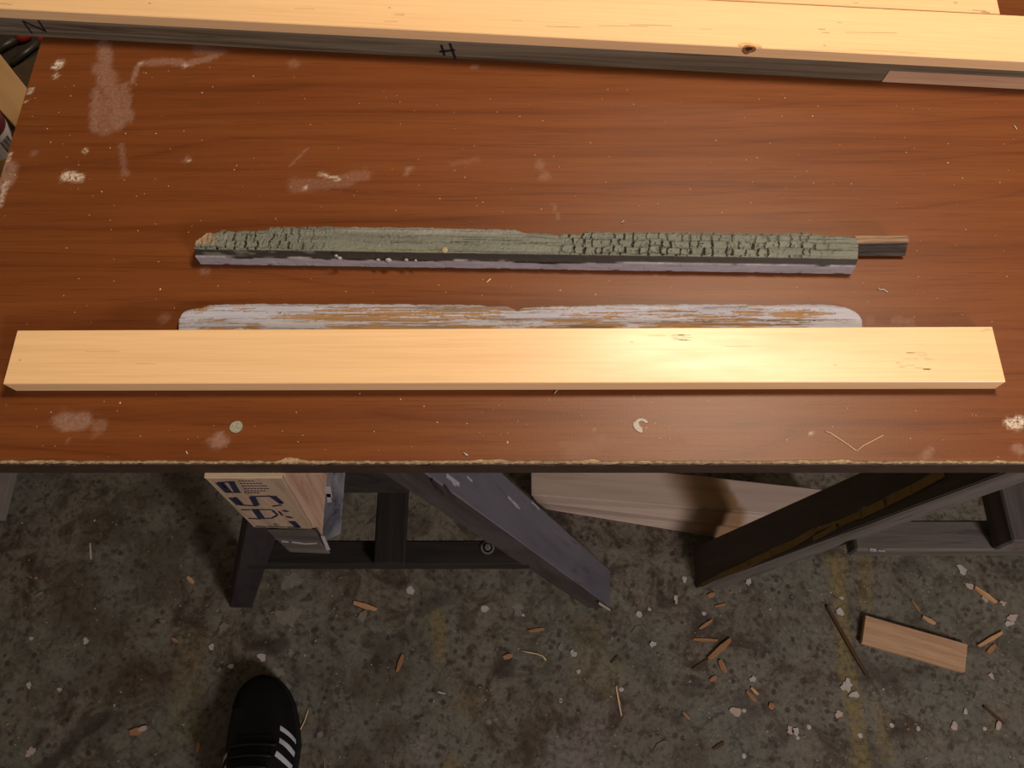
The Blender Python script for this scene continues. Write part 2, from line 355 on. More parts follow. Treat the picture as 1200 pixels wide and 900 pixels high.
def floor_mat():
    t = NT('grimy_painted_concrete')
    v = t.mapping((1, 1, 1), False)
    a = t.noise(v, 19, 7, 0.7, 0.8); b = t.noise(v, 55, 5, 0.7, 0.3); e = t.noise(v, 5, 3, 0.5)
    c = t.ramp(a, [(0.34, (0.050, 0.036, 0.025)), (0.44, (0.085, 0.065, 0.045)), (0.5, (0.135, 0.113, 0.082)), (0.62, (0.160, 0.146, 0.112))])
    c = t.mix(t.ramp(e, [(0.42, 0.0), (0.6, 0.55)]), c, (0.128, 0.134, 0.104))
    c = t.mix(t.ramp(b, [(0.38, 0.7), (0.46, 0.0)]), c, (0.045, 0.031, 0.022))
    vo = t.n('ShaderNodeTexVoronoi'); vo.inputs['Scale'].default_value = 68; t.l(v, vo.inputs['Vector'])
    vm = t.ramp(vo.outputs['Distance'], [(0.22, 1.0), (0.34, 0.0)])
    pick = t.ramp(t.noise(v, 21, 3, 0.6), [(0.47, 0.0), (0.56, 0.75)])
    c = t.mix(t.math('MULTIPLY', vm, pick), c, (0.038, 0.026, 0.019))
    vo2 = t.n('ShaderNodeTexVoronoi'); vo2.inputs['Scale'].default_value = 110; t.l(v, vo2.inputs['Vector'])
    vm2 = t.ramp(vo2.outputs['Distance'], [(0.14, 1.0), (0.24, 0.0)])
    pk2 = t.math('MULTIPLY', t.ramp(t.noise(v, 17, 3, 0.6, 0.5), [(0.52, 0.0), (0.6, 0.6)]), t.attr('grit'))
    c = t.mix(t.math('MULTIPLY', vm2, pk2), c, (0.24, 0.2, 0.165))
    n2 = t.noise(v, 120, 5, 0.7)
    c = t.mix(t.math('MULTIPLY', t.attr('brown'), 0.75), c, (0.058, 0.038, 0.02))
    c = t.mix(t.math('MULTIPLY', t.attr('ochre'), t.ramp(n2, [(0.35, 0.25), (0.6, 0.9)])), c, (0.21, 0.16, 0.055))
    c = t.mix(t.math('MULTIPLY', t.attr('dark'), t.ramp(n2, [(0.3, 0.6), (0.6, 0.9)])), c, (0.030, 0.022, 0.016))
    c = t.mix(t.math('MULTIPLY', t.attr('pale'), t.ramp(n2, [(0.35, 0.2), (0.6, 0.9)])), c, (0.2, 0.175, 0.16))
    n3 = t.noise(v, 260, 4, 0.7)
    c = t.mix(1.0, c, (0.86, 0.86, 0.86), 'MULTIPLY')
    c = t.mix(0.6, c, t.ramp(n2, [(0.34, 0.35), (0.5, 1.0), (0.68, 1.25)]), 'MULTIPLY')
    c = t.mix(t.math('MULTIPLY', t.ramp(n3, [(0.62, 0.0), (0.7, 0.5)]), t.math('ADD', t.math('MULTIPLY', t.attr('grit'), 0.8), 0.2)), c, (0.2, 0.165, 0.13))
    return t.fin(c, t.ramp(a, [(0.3, 0.5), (0.7, 0.75)]), 0.25, b, 0.25, 0.0015)
M['floor'] = floor_mat()

# ------------------------------------------------------------------ the room
RX0, RX1, RY0, RY1, RH = -2.1, 2.3, -2.0, 3.0, 2.4
xs = np.concatenate([[RX0], np.linspace(-1.0, 1.0, 560), [RX1]]); ys = np.concatenate([[RY0], np.linspace(-0.1, 0.56, 190), [RY1]])
X, Y = np.meshgrid(xs, ys, indexing='ij')
def acc(X, Y, z, items):
    m = np.zeros(X.shape)
    for i, (pts, wd, a) in enumerate(items):
        m = np.maximum(m, a * stroke_mask(X, Y, z, pts, wd, 0.4, 0.75, 11 + i))
    return m
ochre = acc(X, Y, 0, [([(980, 655), (985, 700), (990, 760), (1000, 830), (1012, 905)], 9, 0.95), ([(1014, 655), (1016, 705)], 8, 0.6),
    ([(1030, 830), (1040, 890)], 8, 0.6), ([(1160, 850), (1170, 840)], 10, 0.3), ([(225, 760), (215, 850)], 18, 0.35),
    ([(512, 720), (516, 765)], 8, 0.8), ([(528, 895)], 10, 0.7), ([(550, 825)], 14, 0.4), ([(690, 745), (705, 790)], 22, 0.3)])
brown = acc(X, Y, 0, [([(120, 610), (110, 625)], 18, 0.8), ([(170, 580)], 25, 0.7), ([(200, 560)], 14, 0.7), ([(85, 700), (120, 740)], 32, 0.7),
    ([(190, 650), (185, 680)], 24, 0.7), ([(460, 790), (430, 800)], 24, 0.6), ([(455, 860)], 16, 0.7), ([(420, 895)], 20, 0.7),
    ([(620, 870)], 20, 0.8), ([(810, 885)], 22, 0.6), ([(190, 785), (130, 800)], 30, 0.55), ([(440, 750), (452, 760)], 12, 0.7)])
dark = acc(X, Y, 0, [([(48, 905), (85, 872)], 9, 0.9), ([(80, 875), (100, 840)], 6, 0.7), ([(85, 872), (126, 838)], 5, 0.9), ([(123, 574)], 6, 0.8),
    ([(240, 620), (236, 640)], 11, 0.6), ([(262, 680), (275, 695)], 14, 0.6), ([(590, 780)], 13, 0.8), ([(440, 777)], 7, 0.8),
    ([(470, 746)], 6, 0.8), ([(328, 757), (310, 758)], 9, 0.8), ([(345, 783)], 8, 0.6), ([(500, 710), (520, 700)], 10, 0.5)])
pale = acc(X, Y, 0, [([(660, 890), (690, 870)], 22, 0.65), ([(640, 905), (700, 905)], 16, 0.6), ([(500, 890), (490, 875)], 9, 0.6), ([(720, 830)], 9, 0.3),
    ([(60, 860)], 18, 0.12), ([(1150, 880)], 22, 0.25), ([(880, 830)], 30, 0.15)])
grit = sst(-0.25, 0.3, X + 0.2 * (fbm(X * 6, Y * 6, 5) - 0.5))
P = np.stack([X, Y, np.zeros_like(X)], -1)
fl = grid_obj('floor', P, M['floor'], attrs=dict(ochre=ochre, brown=brown, dark=dark, pale=pale, grit=grit), smooth=False, origin=(0, 0, 0))
tag(fl, kind='structure')
for nm, b in (('wall_back', (RX0, RX1, RY1, RY1 + .1)), ('wall_front', (RX0, RX1, RY0 - .1, RY0)), ('wall_left', (RX0 - .1, RX0, RY0 - .1, RY1 + .1)), ('wall_right', (RX1, RX1 + .1, RY0 - .1, RY1 + .1))):
    tag(box(nm, *b, 0, RH, M['wall'], bevel=0), kind='structure')
tag(box('ceiling', RX0 - .1, RX1 + .1, RY0 - .1, RY1 + .1, RH, RH + .1, M['wall'], bevel=0), kind='structure')

# ------------------------------------------------------------------ the table top
TF, TL, TR, TB = 0.2205, -0.478, 0.95, 0.80
table = thing('worktop', 'cherry brown laminate worktop with chipped front edge and paint smears', 'table', ((TL + TR) / 2, (TF + TB) / 2, TZ - 0.022))
xs = np.linspace(TL, TR, 520); ys = np.concatenate([[0.0], np.linspace(0.006, TB - TF, 210)])
X, Y0 = np.meshgrid(xs, ys, indexing='ij')
chip = 0.0010 + 0.0028 * sst(0.52, 0.85, fbm(xs * 45, xs * 0 + 3.3, 4, 5)) + 0.0012 * fbm(xs * 260, xs * 0, 6, 2)
Y = TF + np.where(Y0 < 0.0065, np.where(Y0 == 0, chip[:, None], np.maximum(Y0, chip[:, None] + 0.0005)), Y0)
smear = acc(X, Y, TZ, [([(121, 52), (124, 78)], 7, 0.55), ([(118, 80), (130, 105)], 10, 0.5), ([(113, 105), (112, 150)], 6, 0.5), ([(130, 105), (140, 145)], 9, 0.5), ([(145, 100), (150, 140)], 6, 0.45),
    ([(125, 115), (122, 152)], 9, 0.4), ([(155, 96), (160, 80), (166, 73)], 3, 0.6), ([(172, 74), (200, 72), (222, 75), (252, 66)], 5, 0.5), ([(232, 58), (258, 62)], 7, 0.35), ([(142, 170), (147, 205)], 3, 0.35),
    ([(9, 197), (4, 216)], 9, 0.6), ([(72, 493), (95, 493)], 10, 0.6), ([(113, 500)], 10, 0.35), ([(255, 516)], 11, 0.6), ([(80, 517)], 2.6, 0.7), ([(40, 180)], 4, 0.4),
    ([(220, 187)], 5, 0.5), ([(345, 75)], 8, 0.3), ([(556, 79)], 4, 0.4), ([(345, 217), (385, 215), (425, 205)], 9, 0.28), ([(478, 200)], 5, 0.4), ([(1195, 526)], 7, 0.5), ([(1090, 528), (1083, 534)], 5, 0.35),
    ([(1050, 376), (1068, 378)], 5, 0.3), ([(1020, 375)], 5, 0.25), ([(705, 514)], 5, 0.4), ([(660, 520), (800, 516)], 4, 0.22), ([(670, 531), (700, 520)], 9, 0.2), ([(340, 195), (362, 172)], 1.2, 0.35),
    ([(638, 207)], 6, 0.3), ([(634, 193)], 7, 0.25), ([(190, 375), (195, 372)], 5, 0.3), ([(240, 318)], 5, 0.3), ([(655, 258), (648, 238)], 1.3, 0.3), ([(530, 192), (560, 186)], 3, 0.15)])
white = acc(X, Y, TZ, [([(66, 78), (71, 73)], 4.5, 0.9), ([(65, 89)], 3, 0.5), ([(78, 206), (92, 208)], 6, 0.8), ([(84, 203)], 4, 0.6), ([(100, 177)], 3.5, 0.6), ([(216, 76)], 4, 0.4), ([(165, 74)], 2, 0.5),
    ([(1184, 497), (1200, 494)], 6, 0.85), ([(950, 508)], 3, 0.7), ([(37, 104), (35, 108)], 2, 0.7), ([(32, 118), (31, 119)], 2, 0.7), ([(12, 180), (9, 188)], 2, 0.6), ([(6, 215), (0, 240)], 3, 0.5), ([(396, 210), (375, 204)], 2, 0.6), ([(357, 221)], 2.5, 0.6), ([(221, 188)], 2, 0.5), ([(695, 505)], 2, 0.4)])
lam = grid_obj('laminate_surface', np.stack([X, Y, np.full_like(X, TZ)], -1), M['laminate'], table, dict(smear=smear, white=white), False, origin=(0, 0, TZ))
# raw core showing where the laminate has broken away, with a crumbled front
xs2 = np.linspace(TL, TR, 900)
rows = []
for k, (dy, dz) in enumerate(((0.012, -0.0012), (0.0035, -0.0004), (0.0010, -0.0007), (0.0, -0.0022), (0.0004, -0.0215), (0.03, -0.0215))):
    j = (fbm(xs2 * 420, xs2 * 0 + k * 3.1, 20 + k, 3) - 0.5) * (0.0016 if 0 < k < 4 else 0)
    rows.append(np.stack([xs2, TF + dy + j, TZ + dz + np.minimum(j * 0.5, 0.0004)], -1))
grid_obj('chipboard_edge', np.stack(rows, 1), M['core'], table, smooth=False)
rows = []
top = TZ - 0.0022 - 0.003 * sst(0.55, 0.8, fbm(xs2 * 40, xs2 * 0 + 8, 31, 4))
for dy, z in ((0.0006, top), (-0.0012, top - 0.0003), (-0.0014, top - 0.003), (-0.0014, np.full_like(xs2, TZ - 0.022)), (0.004, np.full_like(xs2, TZ - 0.022))):
    rows.append(np.stack([xs2, TF + dy + 0 * xs2, z + 0 * xs2], -1))
grid_obj('edge_band', np.stack(rows, 1), M['band'], table, smooth=False)
box('chipboard_panel', TL + 0.0005, TR, TF + 0.006, TB, TZ - 0.022, TZ - 0.0013, M['core'], table, bevel=0)
box('edge_band', TL - 0.0008, TL + 0.0006, TF, TB, TZ - 0.022, TZ - 0.0012, M['band'], table, bevel=0)
def disc(name, px, py, r, h, mat, parent, z=TZ, n=18, rag=0.12, seed=0, e=1.0):
    rnd = random.Random(seed + int(px * 7 + py)); c = onZ(px, py, z); sc = (c - CO).dot(FW) / F
    out = []
    ph = [rnd.uniform(0, 6.28) for _ in range(4)]
    for i in range(n):
        a = 2 * math.pi * i / n
        rr = r * sc * (1 + rag * rnd.uniform(-0.28, 0.22)) * (1 + rag * (math.sin(2 * a + ph[0]) + 0.8 * math.sin(3 * a + ph[1]) + 0.7 * math.sin(5 * a + ph[2]) + 0.5 * math.sin(8 * a + ph[3])) * 0.5)
        out.append((c.x + rr * math.cos(a), c.y + rr * e * math.sin(a)))
    return prism(name, out, z, z + h, mat, parent)
tag(disc('screw_cap', 277, 500.5, 7.5, 0.0008, M['speckled'], table, rag=0.06), 'round speckled grey cap')
c = onZ(752, 498, TZ); sc = (c - CO).dot(FW) / F
ring = []
for i in range(13):                                       # broken ring of old white filler
    a = math.radians(20 + i * 21); ring.append((c.x + 6.5 * sc * math.cos(a), c.y + 6.5 * sc * math.sin(a), 1.6 + 1.9 * (i > 6)))
vs, fs = [], []
for i, (x, y, t) in enumerate(ring):
    a = math.radians(20 + i * 21)
    for rr, zz in ((-t, 0), (-t, .0006), (t, .0006), (t, 0)): vs.append((x + rr * sc * math.cos(a), y + rr * sc * math.sin(a), TZ + zz))
    if i:
        b = (i - 1) * 4
        for k in range(4): fs.append((b + k, b + (k + 1) % 4, b + 4 + (k + 1) % 4, b + 4 + k))
tag(mesh_obj('filler_ring', vs, fs, M['white_paint'], table), 'broken ring of white filler')

# ------------------------------------------------------------------ trestles under the table
def leg_slab(name, f0, f1, b0, b1, thick, mat, parent, sgn):
    """upper face f0 (front foot) f1 (front top) b0 b1; thickness is level, towards the middle of the trestle"""
    d = Vector((sgn * thick, 0, 0))
    lo = [f0 + d, b0 + d, b1 + d, f1 + d]; hi = [f0, b0, b1, f1]
    return mesh_obj(name, lo + hi, HEX, mat, parent, xaxis=(f1 - f0), bevel=0.0015)
def strokes(name, segs, plane_p, plane_n, mat, parent, h=0.0005):
    if name in ('paint_scuff', 'paint_streak') and len(segs) > 1:
        return [strokes(name, [g], plane_p, plane_n, mat, parent, h) for g in segs][0]
    vs, fs = [], []; n = Vector(plane_n).normalized()
    for (x0, y0, x1, y1, wd) in segs:
        a = onP(x0, y0, plane_p, n); b = onP(x1, y1, plane_p, n)
        d = (b - a); L = d.length
        if L < 1e-6: continue
        d /= L; s = n.cross(d) * (wd * 0.5 * (a - CO).dot(FW) / F)
        k = len(vs)
        for q in (a - s, b - s, b + s, a + s): vs.append(q - n * 0.0003)
        for q in (a - s, b - s, b + s, a + s): vs.append(q + n * h)
        fs += [tuple(i + k for i in f) for f in HEX]
    return mesh_obj(name, vs, fs, mat, parent)

saw1 = thing('sawhorse', 'grey and stamped wooden sawhorse under the left half of the worktop', 'sawhorse', (-0.15, 0.42, 0))
f0 = onZ(715, 712, 0); b0 = onZ(715, 668, 0); sl = 0.335
f1 = f0 + Vector((-sl * 0.70, 0, 0.70)); b1 = b0 + Vector((-sl * 0.70, 0, 0.70))
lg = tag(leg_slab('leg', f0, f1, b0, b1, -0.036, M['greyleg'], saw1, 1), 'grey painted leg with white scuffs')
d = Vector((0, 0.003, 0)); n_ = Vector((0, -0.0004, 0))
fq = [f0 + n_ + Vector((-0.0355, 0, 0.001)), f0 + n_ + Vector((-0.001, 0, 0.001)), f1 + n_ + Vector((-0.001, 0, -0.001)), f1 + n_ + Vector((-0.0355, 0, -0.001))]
tag(mesh_obj('leg_face', [fq[0], fq[1], fq[1] + d, fq[0] + d, fq[3], fq[2], fq[2] + d, fq[3] + d], HEX, M['shaded_worn_face'], lg, xaxis=(f1 - f0)), 'worn brownish leg front with shade in its colour')  # thin plate added to darken the shaded, worn front face
# white scuffs on the grey leg
pn = (f1 - f0).cross(b0 - f0).normalized()
if pn.z < 0: pn = -pn
strokes('paint_scuff', [(595, 582, 601, 588, 3), (599, 586, 607, 594, 3.5), (603, 592, 609, 596, 2), (547, 558, 553, 564, 2.5), (623, 588, 632, 597, 1.8), (523, 557, 538, 568, 5), (530, 566, 534, 569, 2)], f0, pn, M['lump'], lg, 0.0004)
strokes('paint_scuff', [(506, 562, 520, 580, 4), (520, 568, 534, 586, 4)], f0, pn, M['darkleg'], lg, 0.0003)
strokes('paint_scuff', [(702, 707, 715, 715, 3)], f0 + pn * 0.0, pn, M['pink_chip'], lg, 0.0004)
cx = -0.148
def mir(v): return Vector((2 * cx - v.x, v.y, v.z))
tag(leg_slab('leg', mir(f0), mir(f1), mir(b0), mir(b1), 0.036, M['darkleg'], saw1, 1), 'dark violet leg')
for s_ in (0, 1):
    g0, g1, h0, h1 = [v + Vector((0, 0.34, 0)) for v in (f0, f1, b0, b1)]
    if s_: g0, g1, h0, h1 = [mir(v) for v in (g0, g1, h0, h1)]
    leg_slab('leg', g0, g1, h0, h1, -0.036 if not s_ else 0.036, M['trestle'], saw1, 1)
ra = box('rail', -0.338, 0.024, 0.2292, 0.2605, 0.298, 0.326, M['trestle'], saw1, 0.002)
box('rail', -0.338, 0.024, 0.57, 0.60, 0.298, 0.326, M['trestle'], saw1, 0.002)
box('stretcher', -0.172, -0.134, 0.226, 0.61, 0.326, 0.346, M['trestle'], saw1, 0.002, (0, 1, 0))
c = onZ(571.5, 642, 0.326)                                 # bolt with a loose washer standing on the rail
vs, fs = [], []
for i in range(20):
    a = 2 * math.pi * i / 20
    for rr, zz in ((0.0062, 0), (0.0062, .002), (0.0088, .002), (0.0088, 0)): vs.append((c.x + rr * math.cos(a), c.y + rr * math.sin(a), 0.326 + zz))
    b = i * 4; d = ((i + 1) % 20) * 4
    for k in range(4): fs.append((b + k, b + (k + 1) % 4, d + (k + 1) % 4, d + k))
wz = mesh_obj('washer', vs, fs, M['rust'], ra)
prism('bolt_head', [(c.x + 0.0042 * math.cos(a * math.pi / 3), c.y + 0.0042 * math.sin(a * math.pi / 3)) for a in range(6)], 0.326, 0.332, M['rust'], ra, 0.0005)
# built-up head of the sawhorse: stamped plank, red-grained block, chipped navy cheek, ledge block
YA = 0.2160
zt = TZ - 0.0275
A = [onY(297, 618, YA), onY(365.5, 620, YA), onY(330, 561.5, YA), onY(240, 557.5, YA)]
A[3].z = A[2].z = zt; A[3].x, A[2].x = -0.2546, -0.1905
def slab(name, q, depth, mat, bevel=0.0008, xa=None):
    d = Vector((0, depth, 0)); q = [Vector(v) for v in q]
    return mesh_obj(name, [q[0], q[1], q[1] + d, q[0] + d, q[3], q[2], q[2] + d, q[3] + d], HEX, mat, saw1, xaxis=xa or (q[3] - q[0]), bevel=bevel)
pa = tag(slab('stamped_plank', A, 0.021, M['ply']), 'pale plank stamped with dark blue letters')
box('plank_edge', -0.2546, -0.1905, YA + 0.0002, YA + 0.021, zt + 0.0001, zt + 0.0012, M['ply_edge'], pa, 0)  # lamplight on the raw top edge painted as a paler strip
Z = lambda L: [(200 + a / 4, 530 + b / 4, 200 + c_ / 4, 530 + d / 4, wd) for a, b, c_, d, wd in L]
let = Z([(224, 142, 268, 186, 6), (240, 140, 280, 186, 3.5), (284, 138, 312, 186, 6), (222, 141, 300, 137, 2.5), (258, 187, 330, 187, 2.5)])
for yy, x0, x1 in ((134, 318, 392), (145, 326, 430), (157, 335, 455), (169, 345, 462), (180, 345, 440), (189, 345, 410)):
    x = x0
    while x < x1:
        let += Z([(x, yy, x + 10, yy, 1.6)]); x += 15
let += Z([(285, 212, 322, 246, 6), (302, 210, 336, 244, 3), (322, 246, 400, 250, 2.8), (400, 251, 376, 208, 3.6), (412, 247, 392, 210, 2.4), (376, 207, 470, 204, 2.8), (470, 204, 520, 240, 4.4), (486, 204, 524, 236, 3), (520, 246, 478, 252, 2.6),
          (330, 268, 372, 269, 3), (376, 267, 472, 268, 2.4), (366, 308, 424, 312, 3.2), (428, 310, 478, 308, 2.4), (392, 270, 420, 308, 4.4), (408, 270, 436, 308, 2.6), (476, 270, 500, 292, 2.4), (500, 294, 478, 306, 2.4), (508, 276, 524, 296, 2),
          (528, 271, 548, 278, 4), (544, 300, 570, 307, 4), (398, 345, 450, 348, 2.6), (455, 346, 540, 350, 2), (545, 350, 604, 352, 3), (562, 322, 596, 352, 4.6), (576, 322, 606, 352, 3)])
let = [(a, b, c_, d, wd * 1.25) for a, b, c_, d, wd in let]
tag(strokes('stamped_lettering', let, (0, YA, 0), (0, -1, 0), M['stamp'], pa, 0.0004), 'dark blue stencilled letters running down the plank')
def screw(px, py, y, parent):
    c = onY(px, py, y); vs = [c + Vector((0.0026 * math.cos(a), 0, 0.0026 * math.sin(a))) for a in [i * math.pi / 5 for i in range(10)]]
    vs2 = [v + Vector((0, -0.0016, 0)) * 1 for v in vs]
    mesh_obj('screw_head', vs + vs2, [tuple(range(10)), tuple(range(10, 20))] + [(i, (i + 1) % 10, 10 + (i + 1) % 10, 10 + i) for i in range(10)], M['rust'], parent, bevel=0.0003)
screw(324.5, 614, YA, pa)
YB = 0.2200
B = [onY(363, 622, YB), onY(377, 634, YB), onY(383, 556, YB), onY(326, 556, YB)]
B[2].z = B[3].z = zt - 0.001
pb = tag(slab('side_block', B, 0.016, M['redgrain']), 'red grained block beside the stamped plank')
screw(354, 599.5, YB, pb)
YC = 0.2225
Cq = [onY(376, 636, YC), onY(399, 626, YC), onY(406.5, 556, YC), onY(381, 556, YC)]
Cq[2].z = Cq[3].z = zt - 0.001
pc = tag(slab('cheek', Cq, 0.03, M['navy']), 'cheek with chipped navy and white paint')
tag(strokes('paint_scuff', [(384, 570, 386, 582, 7), (385, 578, 386, 588, 5)], (0, YC, 0), (0, -1, 0), M['lump'], pc, 0.0006), 'white paint dab')
zl = 0.545
D0 = [onZ(325, 633, zl), onZ(374, 635, zl)]
yb = 0.2365
lo = 0.055
xl, xr, yk = onZ(311, 620, zl).x, onZ(371, 620, zl).x, 0.2196
dl = [Vector((D0[0].x, D0[0].y, zl - lo)), Vector((D0[1].x + 0.001, D0[1].y, zl - lo)), Vector((xr, yk, zl - lo)), Vector((xl, yk, zl - lo))]
dt = [D0[0], D0[1], Vector((xr, yk, zl)), Vector((xl, yk, zl))]
tag(hexa('ledge_block', dl, dt, M['trestle_pale'], saw1, 0.0012), 'dusty block with a white-chipped lip dotted with painted highlights')
strokes('paint_scuff', [(330, 634, 338, 635, 2), (342, 635, 357, 637, 2), (357, 637, 372, 636, 2.5), (378, 628, 385, 644, 4)], D0[0] + Vector((0, -0.0002, 0)), (0, -1, 0.2), M['lump'], saw1, 0.0006)  # lip highlights painted as pale dots, beside white paint at the end
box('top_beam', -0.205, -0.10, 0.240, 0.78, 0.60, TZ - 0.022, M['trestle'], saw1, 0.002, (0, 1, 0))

saw2 = thing('sawhorse', 'black sawhorse with a yellow paint streak under the right half of the worktop', 'sawhorse', (0.63, 0.42, 0))
f0 = onZ(815, 689, 0); b0 = onZ(812, 642, 0); sl = 0.31
f1 = f0 + Vector((sl * 0.715, 0, 0.715)); b1 = b0 + Vector((sl * 0.715 + 0.006, 0, 0.715))
lg = leg_slab('leg', f0, f1, b0, b1, 0.042, M['blackleg'], saw2, 1)
tag(lg, 'black painted leg with a yellow brown paint streak')
front = [f0 + Vector((0.001, -0.0004, 0.001)), f0 + Vector((0.0415, -0.0004, 0.001)), f1 + Vector((0.0415, -0.0004, -0.001)), f1 + Vector((0.001, -0.0004, -0.001))]
d = Vector((0, 0.003, 0))
tag(mesh_obj('leg_face', [front[0], front[1], front[1] + d, front[0] + d, front[3], front[2], front[2] + d, front[3] + d], HEX, M['trestle_pale'], lg, xaxis=(f1 - f0)), 'dusty grey front of the leg')
pn = (f1 - f0).cross(b0 - f0).normalized()
if pn.z < 0: pn = -pn
ys_ = [(822, 686, 842, 676, 5), (842, 676, 880, 660, 7), (876, 661, 905, 648, 8), (903, 648, 930, 637, 9), (930, 637, 955, 622, 8), (953, 632, 985, 614, 6), (955, 622, 980, 612, 4), (980, 615, 1010, 602, 8), (1008, 603, 1040, 588, 10), (1036, 589, 1070, 573, 11), (1066, 575, 1106, 553, 11)]
strokes('paint_streak', ys_, f0, pn, M['yellow'], lg, 0.0004)
strokes('paint_scuff', [(830, 683, 848, 674, 3.5), (958, 618, 974, 614, 2), (1011, 595, 1016, 594, 2.5)], f0, pn, M['grey_paint'], lg, 0.0006)
cx = 0.633
tag(leg_slab('leg', mir(f0), mir(f1), mir(b0), mir(b1), -0.042, M['blackleg'], saw2, 1))
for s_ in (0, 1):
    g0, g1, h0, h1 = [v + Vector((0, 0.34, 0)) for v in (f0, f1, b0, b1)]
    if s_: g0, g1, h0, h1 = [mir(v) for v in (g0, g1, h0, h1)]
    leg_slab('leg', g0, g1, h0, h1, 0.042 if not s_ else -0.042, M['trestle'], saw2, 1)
ra = box('rail', 0.434, 0.832, 0.2462, 0.285, 0.300, 0.332, M['trestle_pale'], saw2, 0.0025)
box('rail', 0.434, 0.832, 0.59, 0.63, 0.300, 0.332, M['trestle_pale'], saw2, 0.0025)
box('stretcher', 0.606, 0.666, 0.2455, 0.63, 0.332, 0.380, M['trestle_pale'], saw2, 0.0025, (0, 1, 0))
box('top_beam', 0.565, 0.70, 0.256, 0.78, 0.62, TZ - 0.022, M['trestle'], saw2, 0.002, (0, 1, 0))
strokes('paint_scuff', [(1019, 644, 1027, 645, 3.5), (1029, 645, 1037, 646, 2)], (0, 0, 0.332), (0, 0, 1), M['lump'], ra, 0.0005)

# ------------------------------------------------------------------ lumber on the floor
hB = 0.068
tA, tB_ = onZ(622, 580, hB), onZ(965, 607, hB)
tD, tC = onZ(622, 536, hB), onZ(975, 574.5, hB)
sA, sB = onZ(640, 597, 0.0), onZ(905, 641, 0.0)
mA, mB = onZ(629, 589, 0.036), onZ(930, 624, 0.036)
def along(a, b, x): return a + (b - a) * ((x - a.x) / (b.x - a.x))
xe = tB_.x
sB, mB, tC = along(sA, sB, xe), along(mA, mB, xe), along(tD, tC, xe + 0.006)
vs = [sA, sB, Vector((tC.x, tC.y, 0)), Vector((tD.x, tD.y, 0)), mA, mB, tC, tD, tA, tB_]
beam = mesh_obj('pine_beam', vs, [(3, 2, 1, 0), (0, 1, 5, 4), (4, 5, 9, 8), (8, 9, 6, 7), (3, 7, 6, 2)[::-1], (0, 4, 8, 7, 3), (1, 2, 6, 9, 5)], M['beam'], xaxis=(tB_ - tA), bevel=0.0015)
tag(beam, 'pale pine beam with a brown stain lying on the floor between the sawhorses', 'beam')
gb = box('board', -1.02, -0.848, 0.372, 1.0, 0.0, 0.018, M['board_grey'], xaxis=(0, 1, 0))
tag(gb, 'pale grey board lying flat on the floor at the far left', 'board')

# ------------------------------------------------------------------ lumber on the table
def pz(px, py, z): return onZ(px, py, z)
z1 = TZ + 0.0145
q = [pz(3, 450, z1), pz(1179, 447.5, z1), pz(1163, 382.5, z1), pz(20, 387, z1)]
b_ = [Vector((v.x, v.y, TZ)) for v in q]; b_[0].x += 0.0035; b_[1].x -= 0.0015
pb1 = hexa('pine_board', b_, q, M['pine'], None, 0.0006)
tag(pb1, 'planed clean pine board lying nearest the front edge of the worktop', 'board')
M['smudge'] = plain('grey_smudge', (0.45, 0.31, 0.19), 0.45, 0.45, 0.3, 300)
M['tick'] = plain('pencil_tick', (0.56, 0.38, 0.22), 0.42, 0.5, 0.2, 300)
def ticks(name, items, z, mat, parent):
    segs = [(x, y, x + l, y + dy, wd) for x, y, l, dy, wd in items]
    return tag(strokes(name, segs, (0, 0, z), (0, 0, 1), mat, parent, 0.00012), kind='stuff')
rnd = random.Random(3)
it = [(789 + rnd.uniform(-8, 14), 393 + rnd.uniform(-1, 6), rnd.uniform(5, 16), 0.3, rnd.uniform(0.5, 1.0)) for _ in range(9)]
it += [(1060 + rnd.uniform(-8, 26), 414 + rnd.uniform(-2, 19), rnd.uniform(4, 12), 0.2, rnd.uniform(0.5, 1.1)) for _ in range(16)]
it += [(739, 400.5, 3, 0, 1.2), (977, 427.5, 4, 0, 1.4), (1050, 425, 5, 0, 1.6), (1154, 386, 7, 0.5, 1.6), (1150, 388, 5, 0.4, 1.0), (22, 422, 3, 0, 2.2), (160, 426, 22, 0.2, 0.5), (100, 412, 40, -0.2, 0.4), (850, 406, 30, 0, 0.5), (760, 393, 20, 0, 0.5)]
tag(ticks('smudge', it, z1, M['tick'], pb1), 'grey pencil smudges on the clean pine')

# upper stack at the back of the worktop
zt0, zt1, zt2 = TZ, TZ + 0.0232, TZ + 0.0355
L0, R0 = pz(0, 41, zt0), pz(1200, 104.5, zt0)
dr = (R0 - L0).normalized(); nr = Vector((dr.y, -dr.x, 0))       # nr points at the viewer
A0, A1 = L0 - dr * 0.16, R0 + dr * 0.22
def strip(name, a, b, wdt, z0, z1, mat, parent=None, off=0.0, bevel=0.0008):
    o = nr * off
    p = [a + o, b + o, b - nr * wdt + o, a - nr * wdt + o]
    return hexa(name, [Vector((v.x, v.y, z0)) for v in p], [Vector((v.x, v.y, z1)) for v in p], mat, parent, bevel)
tim = strip('weathered_timber', A0, A1, 0.058, zt0, zt1, M['timber'])
tag(tim, 'dark weathered timber with marker letters under the pine batten at the back', 'timber')
